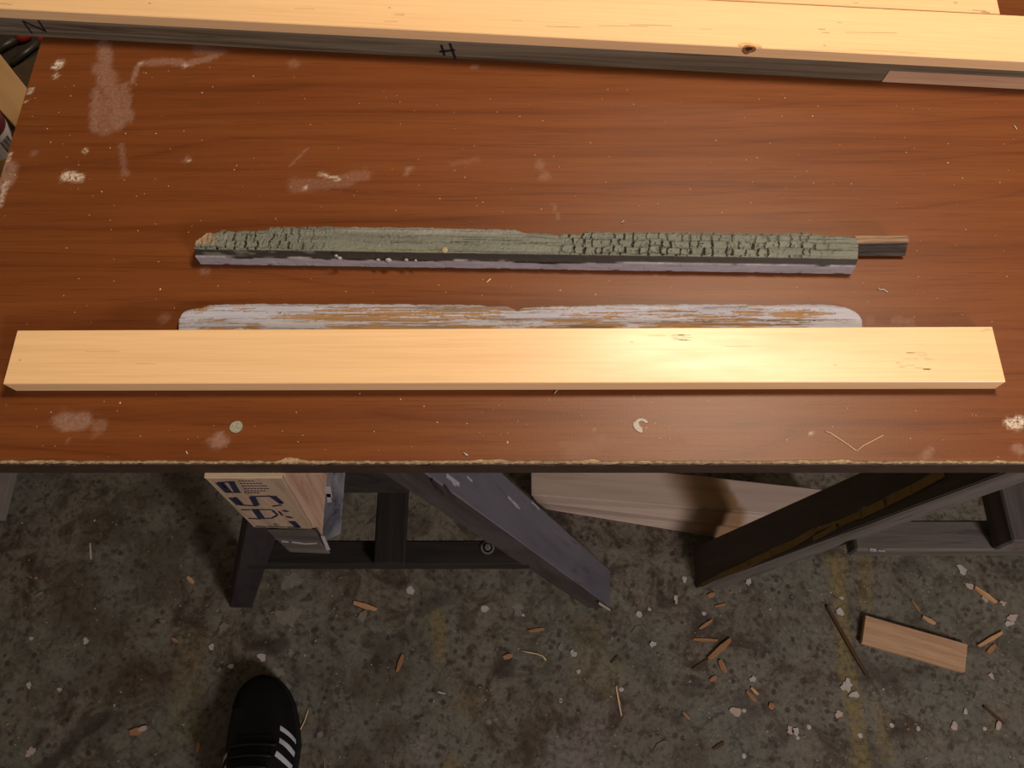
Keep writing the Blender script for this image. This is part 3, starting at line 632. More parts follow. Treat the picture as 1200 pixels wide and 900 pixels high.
# fresh patch let into the timber at the right
pp = L0 + nr * 0.0008
k = [onP(1033, 96.5, pp, nr), onP(1230, 108, pp, nr), onP(1230, 93, pp, nr), onP(1042, 83.5, pp, nr)]
k[0].z = TZ + 0.0004; k[1].z = TZ + 0.0004
vb = [v - nr * 0.004 for v in k]
pt = mesh_obj('patch_piece', [k[0], k[1], vb[1], vb[0], k[3], k[2], vb[2], vb[3]], HEX, M['patch'], tim, xaxis=dr, bevel=0.0002)
tag(pt, 'pale fresh wood patch let into the dark timber')
tag(strokes('marker_letter', [(517, 52.5, 521, 65, 3), (527, 50.5, 534, 69.5, 3), (515, 60.5, 533, 58.5, 2.8)], L0, nr, M['ink'], tim, 0.0004), 'black marker letter H')
tag(strokes('marker_letter', [(26.5, 24, 37.5, 39, 2.2), (27, 24.5, 53, 36.5, 2.4), (45, 24, 54, 37.5, 2.2)], L0, nr, M['ink'], tim, 0.0004), 'black marker letter N')
# battens
W1 = 0.060
bat = strip('pine_batten', A0 - dr * 0.02, A1 + dr * 0.05, W1, zt1, zt2, M['pine2'], None, 0.0008)
tag(bat, 'long pine batten with a dark knot lying on the weathered timber', 'batten')
e = pz(1172, 10, zt2)
t_ = (e - L0).dot(dr)
bat2 = strip('pine_batten', A0 - dr * 0.02, L0 + dr * t_, 0.055, TZ, zt2 - 0.001, M['pine3'], None, -(W1 + 0.0012))
tag(bat2, 'thicker pine batten at the very back, ending short at the right', 'batten')
# knot on the arris of the first batten: dark core with ringed grain around it
kc = onP(878, 55, L0 + nr * 0.0012, nr)
M['knot'] = wood('knot_wood', (0.13, 0.05, 0.02), (0.25, 0.11, 0.045), (0.36, 0.18, 0.08), 80, 300, 0.6, 0.25, 0.4, None)
M['knot_dark'] = plain('knot_heart', (0.05, 0.018, 0.008), 0.6, 0.3, 0.5, 400)
M['knot_ring'] = plain('knot_ring', (0.62, 0.37, 0.17), 0.55, 0.3, 0.3, 300)
def flat_ellipse(name, c, rx, rz, mat, top, h):
    pts = []
    n = 20
    for i in range(n):
        a = 2 * math.pi * i / n; rr = 1 + 0.12 * math.sin(3 * a + 1) + 0.08 * math.sin(5 * a)
        if top: pts.append(c + dr * rx * rr * math.cos(a) - nr * rz * rr * max(math.sin(a), 0) + nr * 0.0)
        else: pts.append(c + dr * rx * rr * math.cos(a) + Vector((0, 0, -rz * rr * max(math.sin(a), 0))))
    nn = Vector((0, 0, 1)) if top else nr
    pts = [p + nn * 0 for p in pts]; up = [p + nn * h for p in pts]; dn = [p - nn * 0.0004 for p in pts]
    m = len(pts)
    return mesh_obj(name, dn + up, [tuple(range(m - 1, -1, -1)), tuple(range(m, 2 * m))] + [(i, (i + 1) % m, m + (i + 1) % m, m + i) for i in range(m)], mat, bat)
edge_pt = Vector((kc.x, kc.y, zt2)); edge_pt += nr * 0.0
ep = onZ(878, 56, zt2); s_ = (ep - L0).dot(dr); ep = Vector((L0 + dr * s_ + nr * 0.0004)); ep.z = zt2
flat_ellipse('knot', ep, 0.011, 0.0055, M['knot_ring'], True, 0.00012)
flat_ellipse('knot', ep, 0.005, 0.0022, M['knot'], True, 0.0002)
ef = ep + nr * 0.0004; ef.z = zt2 - 0.0004
flat_ellipse('knot', ef, 0.0062, 0.0085, M['knot'], False, 0.00015)
flat_ellipse('knot', ef, 0.003, 0.004, M['knot_dark'], False, 0.0003)
it = [(903 + a, 10 + b, l, 0.5, wd) for a, b, l, wd in ((78, 16, 5, 1.2), (56, 24, 8, 1.6), (60, 28, 9, 1.3), (88, 28, 60, 0.7), (62, 43, 3, 2))]
it += [(738, 29, 50, 1.2, 1.0), (700, 30, 60, 1.4, 0.6), (640, 31, 40, 1, 0.7), (820, 34, 14, 0.3, 0.6), (455, 9, 3, 0, 1.6), (462, 17, 12, 0.4, 0.9), (450, 25, 16, 0.4, 0.6), (174, 4, 3, 0, 1.8), (0, 4, 14, 1.5, 0.8), (345, 10, 24, 0.6, 0.5), (600, 24, 12, 0.4, 0.5)]
tag(ticks('smudge', it, zt2, M['smudge'], bat), 'grey scuffs on the batten')
it = [(1118, 3, 4, 0.4, 2.6), (1140, 12, 16, 1.2, 1.6), (1150, 14, 10, 0.6, 1.2), (1000, 3, 6, 0.3, 1.2)]
tag(ticks('smudge', it, zt2 - 0.001, M['smudge'], bat2), 'grey scuffs on the short batten')

# ------------------------------------------------------------------ peeling white board behind the clean pine board
zb = TZ + 0.0075
N, Mr = 900, 46
lx = pz(210, 384, zb); rx = pz(1010, 384, zb)
u = np.linspace(0, 1, N)
pxs = 210 + 800 * u
def ypx(px):
    y = np.interp(px, [210, 214, 222, 240, 262, 300, 470, 560, 592, 600, 607, 613, 630, 680, 760, 960, 975, 992, 1002, 1007, 1010], [372, 364, 361, 357, 355, 354.6, 355, 356.5, 357.5, 360, 362.3, 359.5, 357.2, 356, 355.2, 355.4, 356, 359, 363, 367, 373])
    return y + (fbm(px / 9, px * 0, 3, 3) - 0.5) * 1.6
yb_px = ypx(pxs)
back = np.array([tuple(pz(a, b, zb)) for a, b in zip(pxs, yb_px)])
yf = q[3].y + (q[2].y - q[3].y) * (pxs - 20) / 1143 + 0.0010
# straight lower edge, just behind the clean board
v = np.linspace(0, 1, Mr)
xf = np.interp(u, [0, 1], [lx.x, rx.x])
XX = xf[:, None] * (1 - v) + back[:, 0][:, None] * v
YY = yf[:, None] * (1 - v) + back[:, 1][:, None] * v
streak = fbm(XX * 22, YY * 900, 41, 5); blot = fbm(XX * 45, YY * 160, 47, 4); fine = fbm(XX * 60, YY * 2200, 51, 3)
PX = pxs[:, None] + 0 * XX; VV = v[None, :] + 0 * XX
def el(px, vc, rx_, rv): return np.clip(1 - ((PX - px) / rx_) ** 2 - ((VV - vc) / rv) ** 2, -1, 1)
bias = np.maximum.reduce([el(460, 0.55, 140, 0.30), el(560, 0.66, 70, 0.3) * 0.6, el(440, 0.12, 110, 0.16), el(520, 0.1, 60, 0.2), el(690, 0.4, 45, 0.3) * 0.75, el(690, 0.15, 60, 0.2) * 0.8, el(790, 0.45, 70, 0.28) * 0.8, el(830, 0.16, 90, 0.22), el(875, 0.55, 22, 0.45) * 0.9,
    el(930, 0.5, 36, 0.25), el(925, 0.15, 25, 0.3) * 0.8, el(955, 0.62, 25, 0.2), el(255, 0.1, 22, 0.12) * 0.7, el(297, 0.2, 14, 0.12) * 0.7, el(232, 0.9, 16, 0.2), el(650, 0.9, 60, 0.12) * 0.5, -0.9 + 0 * PX])
bare = sst(0.50, 0.56, streak * 0.74 + blot * 0.22 + bias * 0.20 - 0.045 + 0.55 * (fine - 0.5))
grain = sst(0.57, 0.66, fbm(XX * 16, YY * 1500, 61, 4)) * (0.35 + 0.65 * sst(0.45, 0.7, fbm(XX * 8, YY * 90, 62, 2)))
greyp = sst(0.5, 0.62, fbm(XX * 25, YY * 260, 71, 4)) * np.maximum.reduce([np.clip(el(500, 0.1, 130, 0.22) * 2, 0, 1), np.clip(el(560, 0.8, 90, 0.25) * 2, 0, 1), np.clip(el(590, 0.55, 40, 0.2) * 2, 0, 1)])
colW = np.array([0.40, 0.40, 0.475]); colB = np.array([0.30, 0.175, 0.083]); colG = np.array([0.18, 0.15, 0.12]); colD = np.array([0.09, 0.075, 0.07])
tint = colW * (0.86 + 0.2 * fbm(XX * 30, YY * 500, 81, 3))[..., None]
bw = colB * (0.65 + 0.6 * fine)[..., None]
tint = tint * (1 - bare[..., None]) + bw * bare[..., None]
tint = tint * (1 - 0.85 * greyp[..., None]) + colG * 0.85 * greyp[..., None]
gl = (grain * 0.9)[..., None]; tint = tint * (1 - gl) + colD * gl
H = zb - 0.0007 * bare - 0.0005 * grain + 0.0006 * (fbm(XX * 12, YY * 60, 91, 2) - 0.5) - 0.0025 * sst(0.82, 1.0, VV) ** 2 - 0.0003 * (fine - 0.5)
Pw = np.stack([XX, YY, H], -1)
def skirt(P, z):
    a = P[:, :1].copy(); a[..., 2] = z; b = P[:, -1:].copy(); b[..., 2] = z
    P = np.concatenate([a, P, b], 1)
    a = P[:1].copy(); a[..., 2] = z; b = P[-1:].copy(); b[..., 2] = z
    return np.concatenate([a, P, b], 0)
def pad(A): return np.pad(A, [(1, 1), (1, 1)] + [(0, 0)] * (A.ndim - 2), mode='edge')
wb = grid_obj('weathered_board', skirt(Pw, TZ), M['peeled'], None, dict(tint=pad(tint)), True)
tag(wb, 'weathered board with peeling lilac white paint lying behind the clean pine board', 'board')

# ------------------------------------------------------------------ old rail with cracked grey green paint
E0, E1 = pz(235, 309.5, TZ), pz(997, 321, TZ)
du = (E1 - E0).normalized(); dv = Vector((-du.y, du.x, 0)); Lr = (E1 - E0).length
rail = thing('old_window_rail', 'old window rail with cracked grey green paint lying in the middle of the worktop', 'window rail', (E0 + E1) / 2 + dv * 0.015, du)
N = 1250
u = np.linspace(0, Lr, N); pxs = 235 + (997 - 235) * u / Lr
ztop = 0.0165
def back_v(px):
    y = np.interp(px, [232, 236, 244, 256, 262, 300, 313, 316, 345, 480, 540, 600, 612, 655, 676, 684, 700, 860, 905, 935, 962, 985, 1003], [284, 278, 272, 270, 268.5, 268, 268, 264.5, 264, 264.5, 266, 267.5, 271, 272.2, 271.5, 268.5, 270, 271, 271.5, 270.5, 274, 275.5, 276])
    return y + (fbm(px / 7, px * 0 + 2, 13, 3) - 0.5) * 2.2
bp = np.array([tuple(pz(a, b, TZ + ztop)) for a, b in zip(pxs, back_v(pxs))])
vb = (bp[:, 0] - E0.x) * dv.x + (bp[:, 1] - E0.y) * dv.y
# profile from the front foot, up the lilac face, over the dark bevel, across the top and down the back
front_z = np.linspace(0, 0.0122, 9); nb = 7; ntop = 58
prof_v, prof_z, zone = [], [], []
lipw = 0.0012
for z_ in front_z: prof_v.append(np.zeros(N)); prof_z.append(np.full(N, z_)); zone.append(0)
for k in range(nb):
    t = (k + 1) / (nb + 1); prof_v.append(np.full(N, lipw + 0.0042 * t)); prof_z.append(np.full(N, 0.0123 + (ztop - 0.0123) * t ** 1.1)); zone.append(1)
for k in range(ntop):
    t = k / (ntop - 1); prof_v.append(0.0056 + (vb - 0.0056) * t); prof_z.append(np.full(N, ztop)); zone.append(2)
for z_ in (0.009, 0.0): prof_v.append(vb); prof_z.append(np.full(N, z_)); zone.append(3)
V = np.stack(prof_v, 1); Zp = np.stack(prof_z, 1); zone = np.array(zone)[None, :] + 0 * V; U = u[:, None] + 0 * V; PX = pxs[:, None] + 0 * V
# crack pattern: rows along the grain, each cut across at its own spacing
wv = V + 0.0052 * (fbm(U * 55, V * 60, 101, 3) - 0.5) + 0.0018 * (fbm(U * 400, V * 300, 102, 2) - 0.5)
rowh = 0.0072
r = np.floor(wv / rowh).astype(int); fr = wv / rowh - r
def hsh(a, b, s):
    n = (a * 73856093 ^ b * 19349663 ^ s * 83492791) & 0x7fffffff; n = ((n ^ (n >> 13)) * 1274126177) & 0x7fffffff; return ((n ^ (n >> 16)) & 0xffff) / 65535.0
cellw = 0.0092 + 0.004 * hsh(r, r * 0, 5)
uu = U + 0.0034 * (fbm(U * 250 + r * 3.7, V * 420, 103, 3) - 0.5)
cw = uu / cellw + hsh(r, r * 0, 9) * 3
ci = np.floor(cw).astype(int)
best = np.full(U.shape, 9.0)
keep = np.zeros(U.shape)
for o_ in (-1, 0, 1):
    j = ci + o_; pos = (j + 0.5 + 0.55 * (hsh(j, r, 21) - 0.5)); dd = np.abs(cw - pos) * cellw
    on = hsh(j, r, 33)
    upd = dd < best; best = np.where(upd, dd, best); keep = np.where(upd, on, keep)
zmask = np.clip(sst(395, 345, PX) + sst(640, 670, PX) * sst(985, 930, PX) + 0.25 * sst(480, 300, PX), 0, 1)
zmask = zmask * (0.55 + 0.45 * sst(0.35, 0.55, fbm(U * 30, V * 120, 110, 3)))
wid = 0.0004 + 0.0007 * keep
cr = (1 - sst(wid * 0.5, wid * 1.5, best)) * (keep > 0.12) * zmask
# shrink cracks near the row ends at random so they do not all line up
rowd = np.minimum(fr, 1 - fr) * rowh
rc = (1 - sst(0.0002, 0.0007, rowd)) * sst(0.42, 0.6, fbm(U * 38, r * 1.7, 120, 3)) * (0.3 + 0.3 * zmask)
lines = sst(0.66, 0.74, fbm(U * 11, V * 1300, 130, 4)) * (0.8 - 0.55 * zmask)
small = sst(0.66, 0.74, fbm(U * 700, V * 380, 131, 3)) * zmask * 0.5
crack = np.clip(np.maximum.reduce([cr, rc, lines * 0.9, small]), 0, 1) * (zone == 2)
edge_fade = sst(0.0, 0.0015, V - 0.0056); crack = crack * (0.45 + 0.55 * edge_fade)
cellh = (hsh(ci, r, 55) - 0.5) * 0.0007 * zmask
curl = 0.00045 * np.exp(-best / 0.0011) * zmask * (1 - cr)
top = zone == 2
dz = np.where(top, cellh + curl - 0.0022 * crack + 0.0009 * (fbm(U * 60, V * 150, 140, 3) - 0.5) + 0.0005 * (fbm(U * 500, V * 700, 141, 2) - 0.5), 0)
dz = dz - np.where(top, 0.0025 * sst(0.0035, 0.0, vb[:, None] - V), 0)
dvv = np.where(zone == 0, 0.0005 * (fbm(U * 180, Zp * 500, 150, 3) - 0.5) + 0.0005 * sst(0.62, 0.72, fbm(U * 130, Zp * 400, 151, 3)), 0) + np.where(zone == 1, 0.0006 * (fbm(U * 140, Zp * 300, 152, 3) - 0.5), 0)
Zf = np.maximum(Zp + dz, 0.0)
# where dark shows on the front: a wandering lower limit of bare wood
lim = 0.0118 + 0.0060 * (fbm(u * 26, u * 0 + 5, 160, 4) - 0.5) - 0.002 * np.exp(-((pxs - 640) / 40) ** 2)
darkf = np.where(zone == 0, sst(-0.0004, 0.0004, Zp - lim[:, None]), 0) * sst(265, 285, PX)
patches = sst(0.55, 0.62, fbm(U * 40, V * 900 + 3, 170, 4))
darkb = np.where(zone == 1, 1 - 0.75 * sst(0.55, 0.66, fbm(U * 50, Zp * 250, 171, 3)) * sst(420, 380, PX), 0)
cG = np.array([0.112, 0.120, 0.098]); cG2 = np.array([0.16, 0.168, 0.142]); cL = np.array([0.36, 0.335, 0.355]); cDk = np.array([0.024, 0.018, 0.013]); cCr = np.array([0.016, 0.012, 0.008])
f1_ = fbm(U * 25, V * 200, 180, 4)[..., None]
tint = cG * (1 - f1_) + cG2 * f1_
gz = (np.where(top, sst(560, 480, PX) * sst(390, 430, PX) * sst(0.012, 0.004, V) * 0.5, 0))[..., None]
tint = tint * (1 - gz) + np.array([0.20, 0.178, 0.105]) * gz
gl = (np.where(top, sst(0.022, 0.028, V) * sst(380, 420, PX) * sst(640, 600, PX), 0) * 0.5)[..., None]
tint = tint * (1 - gl) + np.array([0.26, 0.255, 0.26]) * gl
lil = (zone == 0)[..., None]; tint = np.where(lil, cL * (0.75 + 0.4 * fbm(U * 60, Zp * 600, 190, 3))[..., None], tint)
tint = np.where((zone == 1)[..., None], cG * 0.9, tint); tint = np.where((zone == 3)[..., None], cG * 0.7, tint)
dm = np.clip(darkf + darkb, 0, 1)[..., None]; tint = tint * (1 - dm) + cDk * dm
cm = crack[..., None]; tint = tint * (1 - cm) + cCr * cm
barew = (np.where(top, sst(258, 246, PX + 14 * (fbm(U * 200, V * 200, 195, 3) - 0.5)) * sst(0.009, 0.013, V), 0))[..., None]
tint = tint * (1 - barew) + np.array([0.33, 0.22, 0.14]) * (0.6 + 0.7 * fbm(U * 200, V * 1500, 196, 3))[..., None] * barew
Vf = V + dvv
# ragged, slightly slanting end cuts
shift = np.zeros_like(U)
Pr = np.stack([E0.x + du.x * U + dv.x * Vf, E0.y + du.y * U + dv.y * Vf, TZ + Zf], -1)
slR = np.linspace(0, 1, N)[:, None] * (V / 0.03) * 0.0055 - (1 - np.linspace(0, 1, N)[:, None]) * (Zp / ztop) * 0.001
Pr[..., 0] += slR
sk0 = Pr[:1].copy(); sk1 = Pr[-1:].copy(); c0 = Pr[0].mean(0); c1 = Pr[-1].mean(0)
sk0[...] = c0 + np.array([0.0012, 0, 0]); sk1[...] = c1 - np.array([0.0012, 0, 0])
Pr = np.concatenate([sk0, Pr, sk1], 0)
endc = np.array([0.2, 0.14, 0.1]) * np.ones((1, tint.shape[1], 3))
tint = np.concatenate([endc, tint, endc * 0.8], 0)
tag(grid_obj('painted_body', Pr, M['cracked'], rail, dict(tint=tint), True, xaxis=du), 'alligatored grey green paint over lilac and bare dark wood')
# tenon at the right end: bare wood above, darker wood on the cheek in front
zt_ = TZ + 0.0165
tq = [pz(1001, 276, zt_), pz(1064, 275.5, zt_), pz(1066, 283, zt_), pz(1004, 284.5, zt_)]
ten_top = [tq[3], tq[2], tq[1], tq[0]]
fb = [pz(1004, 302, TZ + 0.004), pz(1058, 302.5, TZ + 0.004)]
fb[0].x = ten_top[0].x; fb[1].x = ten_top[1].x + 0.001
tbm = [Vector((fb[0].x - .004, fb[0].y + .002, TZ + 0.003)), Vector((fb[1].x, fb[1].y + .002, TZ + 0.003)), Vector((ten_top[2].x - .004, ten_top[2].y, TZ + 0.003)), Vector((ten_top[3].x - .004, ten_top[3].y, TZ + 0.003))]
ten = tag(hexa('tenon', tbm, [v - Vector((0, 0, 0.003)) + (Vector((-0.003, 0, 0)) if i in (0, 3) else Vector()) for i, v in enumerate(ten_top)], M['tenon_dark'], rail, 0.0008), 'dark bare wood tenon')
hexa('tenon_cap', [v - Vector((0, 0, 0.0032)) for v in ten_top], ten_top, M['tenon'], ten, 0.0006)
for (px, py, rr) in ((443, 305, 2.6), (455, 305.5, 4), (476, 305, 2.6), (487, 305.5, 2.0), (398, 303, 3.0), (394, 300, 2.2)):
    p = onP(px, py, E0 - dv * 0.0008, dv); s_ = rr * 0.75e-3
    bm = bmesh.new(); bmesh.ops.create_icosphere(bm, subdivisions=1, radius=1)
    vs = [p + Vector((v.co.x * s_ * 1.15, v.co.y * s_ * 0.7, v.co.z * s_ * 1.3)) for v in bm.verts]; fs = [[x.index for x in f.verts] for f in bm.faces]; bm.free()
    mesh_obj('paint_lump', vs, fs, M['lump'], rail, smooth=True)
p = pz(521, 293, TZ + ztop)
bm = bmesh.new(); bmesh.ops.create_icosphere(bm, subdivisions=2, radius=1)
vs = [p + Vector((v.co.x * 0.003, v.co.y * 0.0034, v.co.z * 0.001)) for v in bm.verts]; fs = [[x.index for x in f.verts] for f in bm.faces]; bm.free()
tag(mesh_obj('nail_plug', vs, fs, M['plug'], rail, smooth=True), 'round beige nail plug')

# ------------------------------------------------------------------ low shelf and oddments left of the worktop
sh = thing('low_shelf', 'dark low shelf beyond the left edge of the worktop', 'shelf', (-0.9, 0.99, 0))
box('shelf_board', -1.28, -0.50, 0.72, 1.26, 0.43, 0.45, M['shelf'], sh)
for x in (-1.25, -0.54):
    for y in (0.75, 1.22): box('leg', x - .02, x + .02, y - .02, y + .02, 0, 0.43, M['shelf'], sh, xaxis=(0, 0, 1))
def lay(name, pts, z0, z1, mat, label, cat):
    qq = [onZ(a, b, z1) for a, b in pts]
    o = hexa(name, [Vector((v.x, v.y, z0)) for v in qq], qq, mat, None, 0.001, xaxis=(qq[0] - qq[1])); return tag(o, label, cat)
lay('tan_board', [(-50, 0), (36, 109), (21, 152), (-62, 62)], 0.45, 0.50, M['tan'], 'tan board end lying on the low shelf at the upper left', 'board')
e0, e1 = onZ(21, 152, 0.5), onZ(-62, 62, 0.5); ed = (e1 - e0).normalized()
can_c = onZ(3, 132, 0.5); can_c = e0 + ed * (can_c - e0).dot(ed) + Vector((ed.y, -ed.x, 0)) * (0.0315 if Vector((ed.y, -ed.x, 0)).x < 0 else -0.0315)
can = thing('tin_can', 'small tin with maroon and white paper label on the low shelf', 'can', (can_c.x, can_c.y, 0.45))
def cyl(name, c, r, z0, z1, mat, parent, n=32, bevel=0.0008):
    return prism(name, [(c.x + r * math.cos(2 * math.pi * i / n), c.y + r * math.sin(2 * math.pi * i / n)) for i in range(n)], z0, z1, mat, parent, 0)
cyl('tin_body', can_c, 0.029, 0.45, 0.555, M['tin'], can)
cyl('paper_label', can_c, 0.0296, 0.456, 0.496, M['label'], can)
cyl('label_band', can_c, 0.0297, 0.496, 0.545, M['maroon'], can)
vs, fs = [], []
for i in range(7):                                          # printed bars
    a = math.radians(-38 + i * 4.2); wd = 0.014 if i % 3 else 0.024; k = len(vs)
    for aa in (a - wd, a + wd):
        for rr in (0.0294, 0.0299):
            for zz in (0.462, 0.488): vs.append((can_c.x + rr * math.cos(aa), can_c.y + rr * math.sin(aa), zz))
    fs += [(k, k + 1, k + 3, k + 2), (k + 4, k + 6, k + 7, k + 5), (k, k + 4, k + 5, k + 1), (k + 2, k + 3, k + 7, k + 6), (k, k + 2, k + 6, k + 4), (k + 1, k + 5, k + 7, k + 3)]
mesh_obj('printed_bars', vs, fs, M['steel'], can)
lay('card_box', [(-40, 160), (14, 185), (-2, 212), (-50, 200)], 0.43 + 0.02, 0.462, M['mustard'], 'mustard card box below the tin at the left edge', 'box')
def bar(name, p0, p1, r, mat, label, cat, hcol=None, z=0.452, tip=0.25):
    a, b = onZ(*p0, z + r), onZ(*p1, z + r)
    o = thing(name, label, cat, ((a.x + b.x) / 2, (a.y + b.y) / 2, z), (b - a))
    m = a.lerp(b, 1 - tip)
    tube('shaft', [a, m], r, mat, o, 8)
    tube('handle', [m - (b - a).normalized() * 0.002, m.lerp(b, 0.3), m.lerp(b, 0.8), b], [r * 1.1, r * 1.6, r * 1.6, r * 1.1], hcol or mat, o, 10)
    return o
bar('screwdriver', (14, 74), (58, 40), 0.005, M['steel'], 'dark steel tool with a bright red handle end beside the worktop corner', 'tool', M['red'])
bar('chisel', (-10, 62), (34, 38), 0.006, M['steel'], 'dark steel tool with a dull red handle end under the weathered timber', 'tool', M['red'], tip=0.3)
lay('leather_pouch', [(14, 80), (52, 58), (48, 86), (30, 104)], 0.4515, 0.468, M['umber'], 'dark brown flat pouch on the low shelf by the worktop edge', 'pouch')

# ------------------------------------------------------------------ the shoe
sh0 = onZ(309, 790.5, 0.022)                                # toe tip
ang = math.radians(3.0)
ax = Vector((math.sin(-ang), math.cos(ang), 0)); ay = Vector((ax.y, -ax.x, 0))   # ax: to the toe, ay: to the right
Ls = 0.292
shoe = thing('sneaker', 'black sneaker with white side stripes standing on the floor at the bottom edge', 'shoe', (sh0 - ax * Ls / 2).xy.to_3d(), ay)
def half(t):                                              # t 0 toe .. 1 heel -> left and right half widths
    ts = [0, 0.012, 0.04, 0.09, 0.16, 0.26, 0.36, 0.5, 0.65, 0.8, 0.92, 0.98, 1.0]
    l = [0.001, 0.014, 0.027, 0.037, 0.042, 0.0455, 0.046, 0.047, 0.041, 0.038, 0.034, 0.02, 0.002]
    r_ = [0.001, 0.013, 0.025, 0.037, 0.047, 0.054, 0.057, 0.052, 0.043, 0.038, 0.034, 0.02, 0.002]
    return np.interp(t, ts, l), np.interp(t, ts, r_)
def hgt(t): return np.interp(t, [0, 0.03, 0.1, 0.2, 0.32, 0.42, 0.55, 0.7, 0.85, 1], [0.030, 0.042, 0.052, 0.058, 0.068, 0.085, 0.104, 0.098, 0.094, 0.10])
def surf(t, a, off=0.0):                                  # a: 0 right side .. pi left side
    l, r_ = half(t); h = hgt(t) - 0.022
    ca, sa = math.cos(a), math.sin(a)
    k = 0.62 if t < 0.35 else 0.62 + 0.25 * min((t - 0.35) / 0.3, 1)
    wx = (r_ if ca > 0 else l) * 0.97 + off
    x = wx * math.copysign(abs(ca) ** k, ca)
    if t > 0.35: x *= 1 - 0.25 * (max(sa, 0)) * min((t - 0.35) / 0.2, 1)
    z = 0.022 + (h + off) * abs(sa) ** 0.75
    p = sh0 + ax * (-t * Ls) + ay * x; p.z = z
    return p
tt = [0, 0.006, 0.015, 0.03, 0.05, 0.08, 0.11, 0.15, 0.2, 0.25, 0.3, 0.35, 0.4, 0.45, 0.5, 0.56, 0.62, 0.7, 0.78, 0.86, 0.92, 0.96, 0.99, 1.0]
na = 25; rows = []
for t in tt:
    row = []
    for i in range(na):
        a = math.pi * i / (na - 1); p = surf(t, a)
        if 0.58 < t < 0.985 and 0.36 * math.pi < a < 0.64 * math.pi: p.z = 0.035     # mouth of the shoe
        row.append(tuple(p))
    rows.append(row)
tag(grid_obj('upper', np.array(rows), M['shoe'], shoe, None, True, xaxis=ay), None)
for tcap, mt, nm in ((0.165, M['shoe_cap'], 'toe_cap'),):
    rows = [[tuple(surf(t, math.pi * i / 20, 0.0009)) for i in range(21)] for t in [0.0005, 0.006, 0.015, 0.03, 0.05, 0.08, 0.11, 0.14, tcap]]
    grid_obj(nm, np.array(rows), mt, shoe, None, True, xaxis=ay)
# sole
ol = []
for t in tt: l, r_ = half(t); ol.append(sh0 + ax * (-t * Ls) + ay * (r_ + 0.0012))
for t in reversed(tt): l, r_ = half(t); ol.append(sh0 + ax * (-t * Ls) - ay * (l + 0.0012))
prism('sole', [(p.x, p.y) for p in ol], 0.0, 0.024, M['sole'], shoe, 0.0)
# three stripes on each side
for side in (0, 1):
    for kk, (t0, t1) in enumerate(((0.232, 0.292), (0.290, 0.352), (0.349, 0.412))):
        rows = []
        t0, t1 = (t0 + 0.04, t1 + 0.045) if side == 0 else (t0 + 0.15, t1 + 0.15)
        for j in range(9):
            f = j / 8; a = math.radians(4 + 50 * f) if side == 0 else math.pi - math.radians(4 + 50 * f)
            c_ = t1 + (t0 - t1) * f; wd = 0.0115
            rows.append([tuple(surf(c_ - wd, a, 0.0012)), tuple(surf(c_, a, 0.0014)), tuple(surf(c_ + wd, a, 0.0012))])
        tag(grid_obj('stripe', np.array(rows), M['stripe'], shoe, None, True, xaxis=ay), 'white stripe')
rows = [[tuple(surf(t, math.radians(68 + 44 * i / 8), 0.002)) for i in range(9)] for t in np.linspace(0.3, 0.58, 10)]
grid_obj('tongue', np.array(rows), M['shoe'], shoe, None, True, xaxis=ay)
for t in (0.34, 0.39, 0.44, 0.49, 0.54):
    tube('lace', [surf(t + 0.012 * abs(i - 4) / 4, math.radians(60 + 60 * i / 8), 0.0045) for i in range(9)], 0.0024, M['shoe'], shoe, 6)

# ------------------------------------------------------------------ floor litter
lo_top = 0.0105
oq = [onZ(1010, 753.5, lo_top), onZ(1131, 788, lo_top), onZ(1134, 755, lo_top), onZ(1014.5, 721, lo_top)]
off = hexa('wood_offcut', [Vector((v.x, v.y, 0)) for v in oq], oq, M['offcut'], None, 0.0006)
tag(off, 'rectangular pale wood offcut lying flat on the floor at lower right', 'offcut')
def splinter(name, a, b, wd, h, mat, label, cat='splinter', group=None, taper=0.6, z=0.0):
    p, q_ = onZ(*a, z), onZ(*b, z); d = (q_ - p); s_ = Vector((-d.y, d.x, 0)).normalized() * (wd * 0.5 * (p - CO).dot(FW) / F)
    m = p.lerp(q_, 0.55)
    pts = [p - s_ * taper, m - s_ * 1.05, q_ - s_ * 0.7, q_ + s_ * 0.5 + d * 0.06, m + s_ * 0.9, p + s_ * taper - d * 0.04]
    o = prism(name, [(v.x, v.y) for v in pts], z, z + h, mat, None, 0, xaxis=d)
    return tag(o, label, cat, group)
SP, SO, BS = M['splint'], M['splint_orange'], M['brownstick']
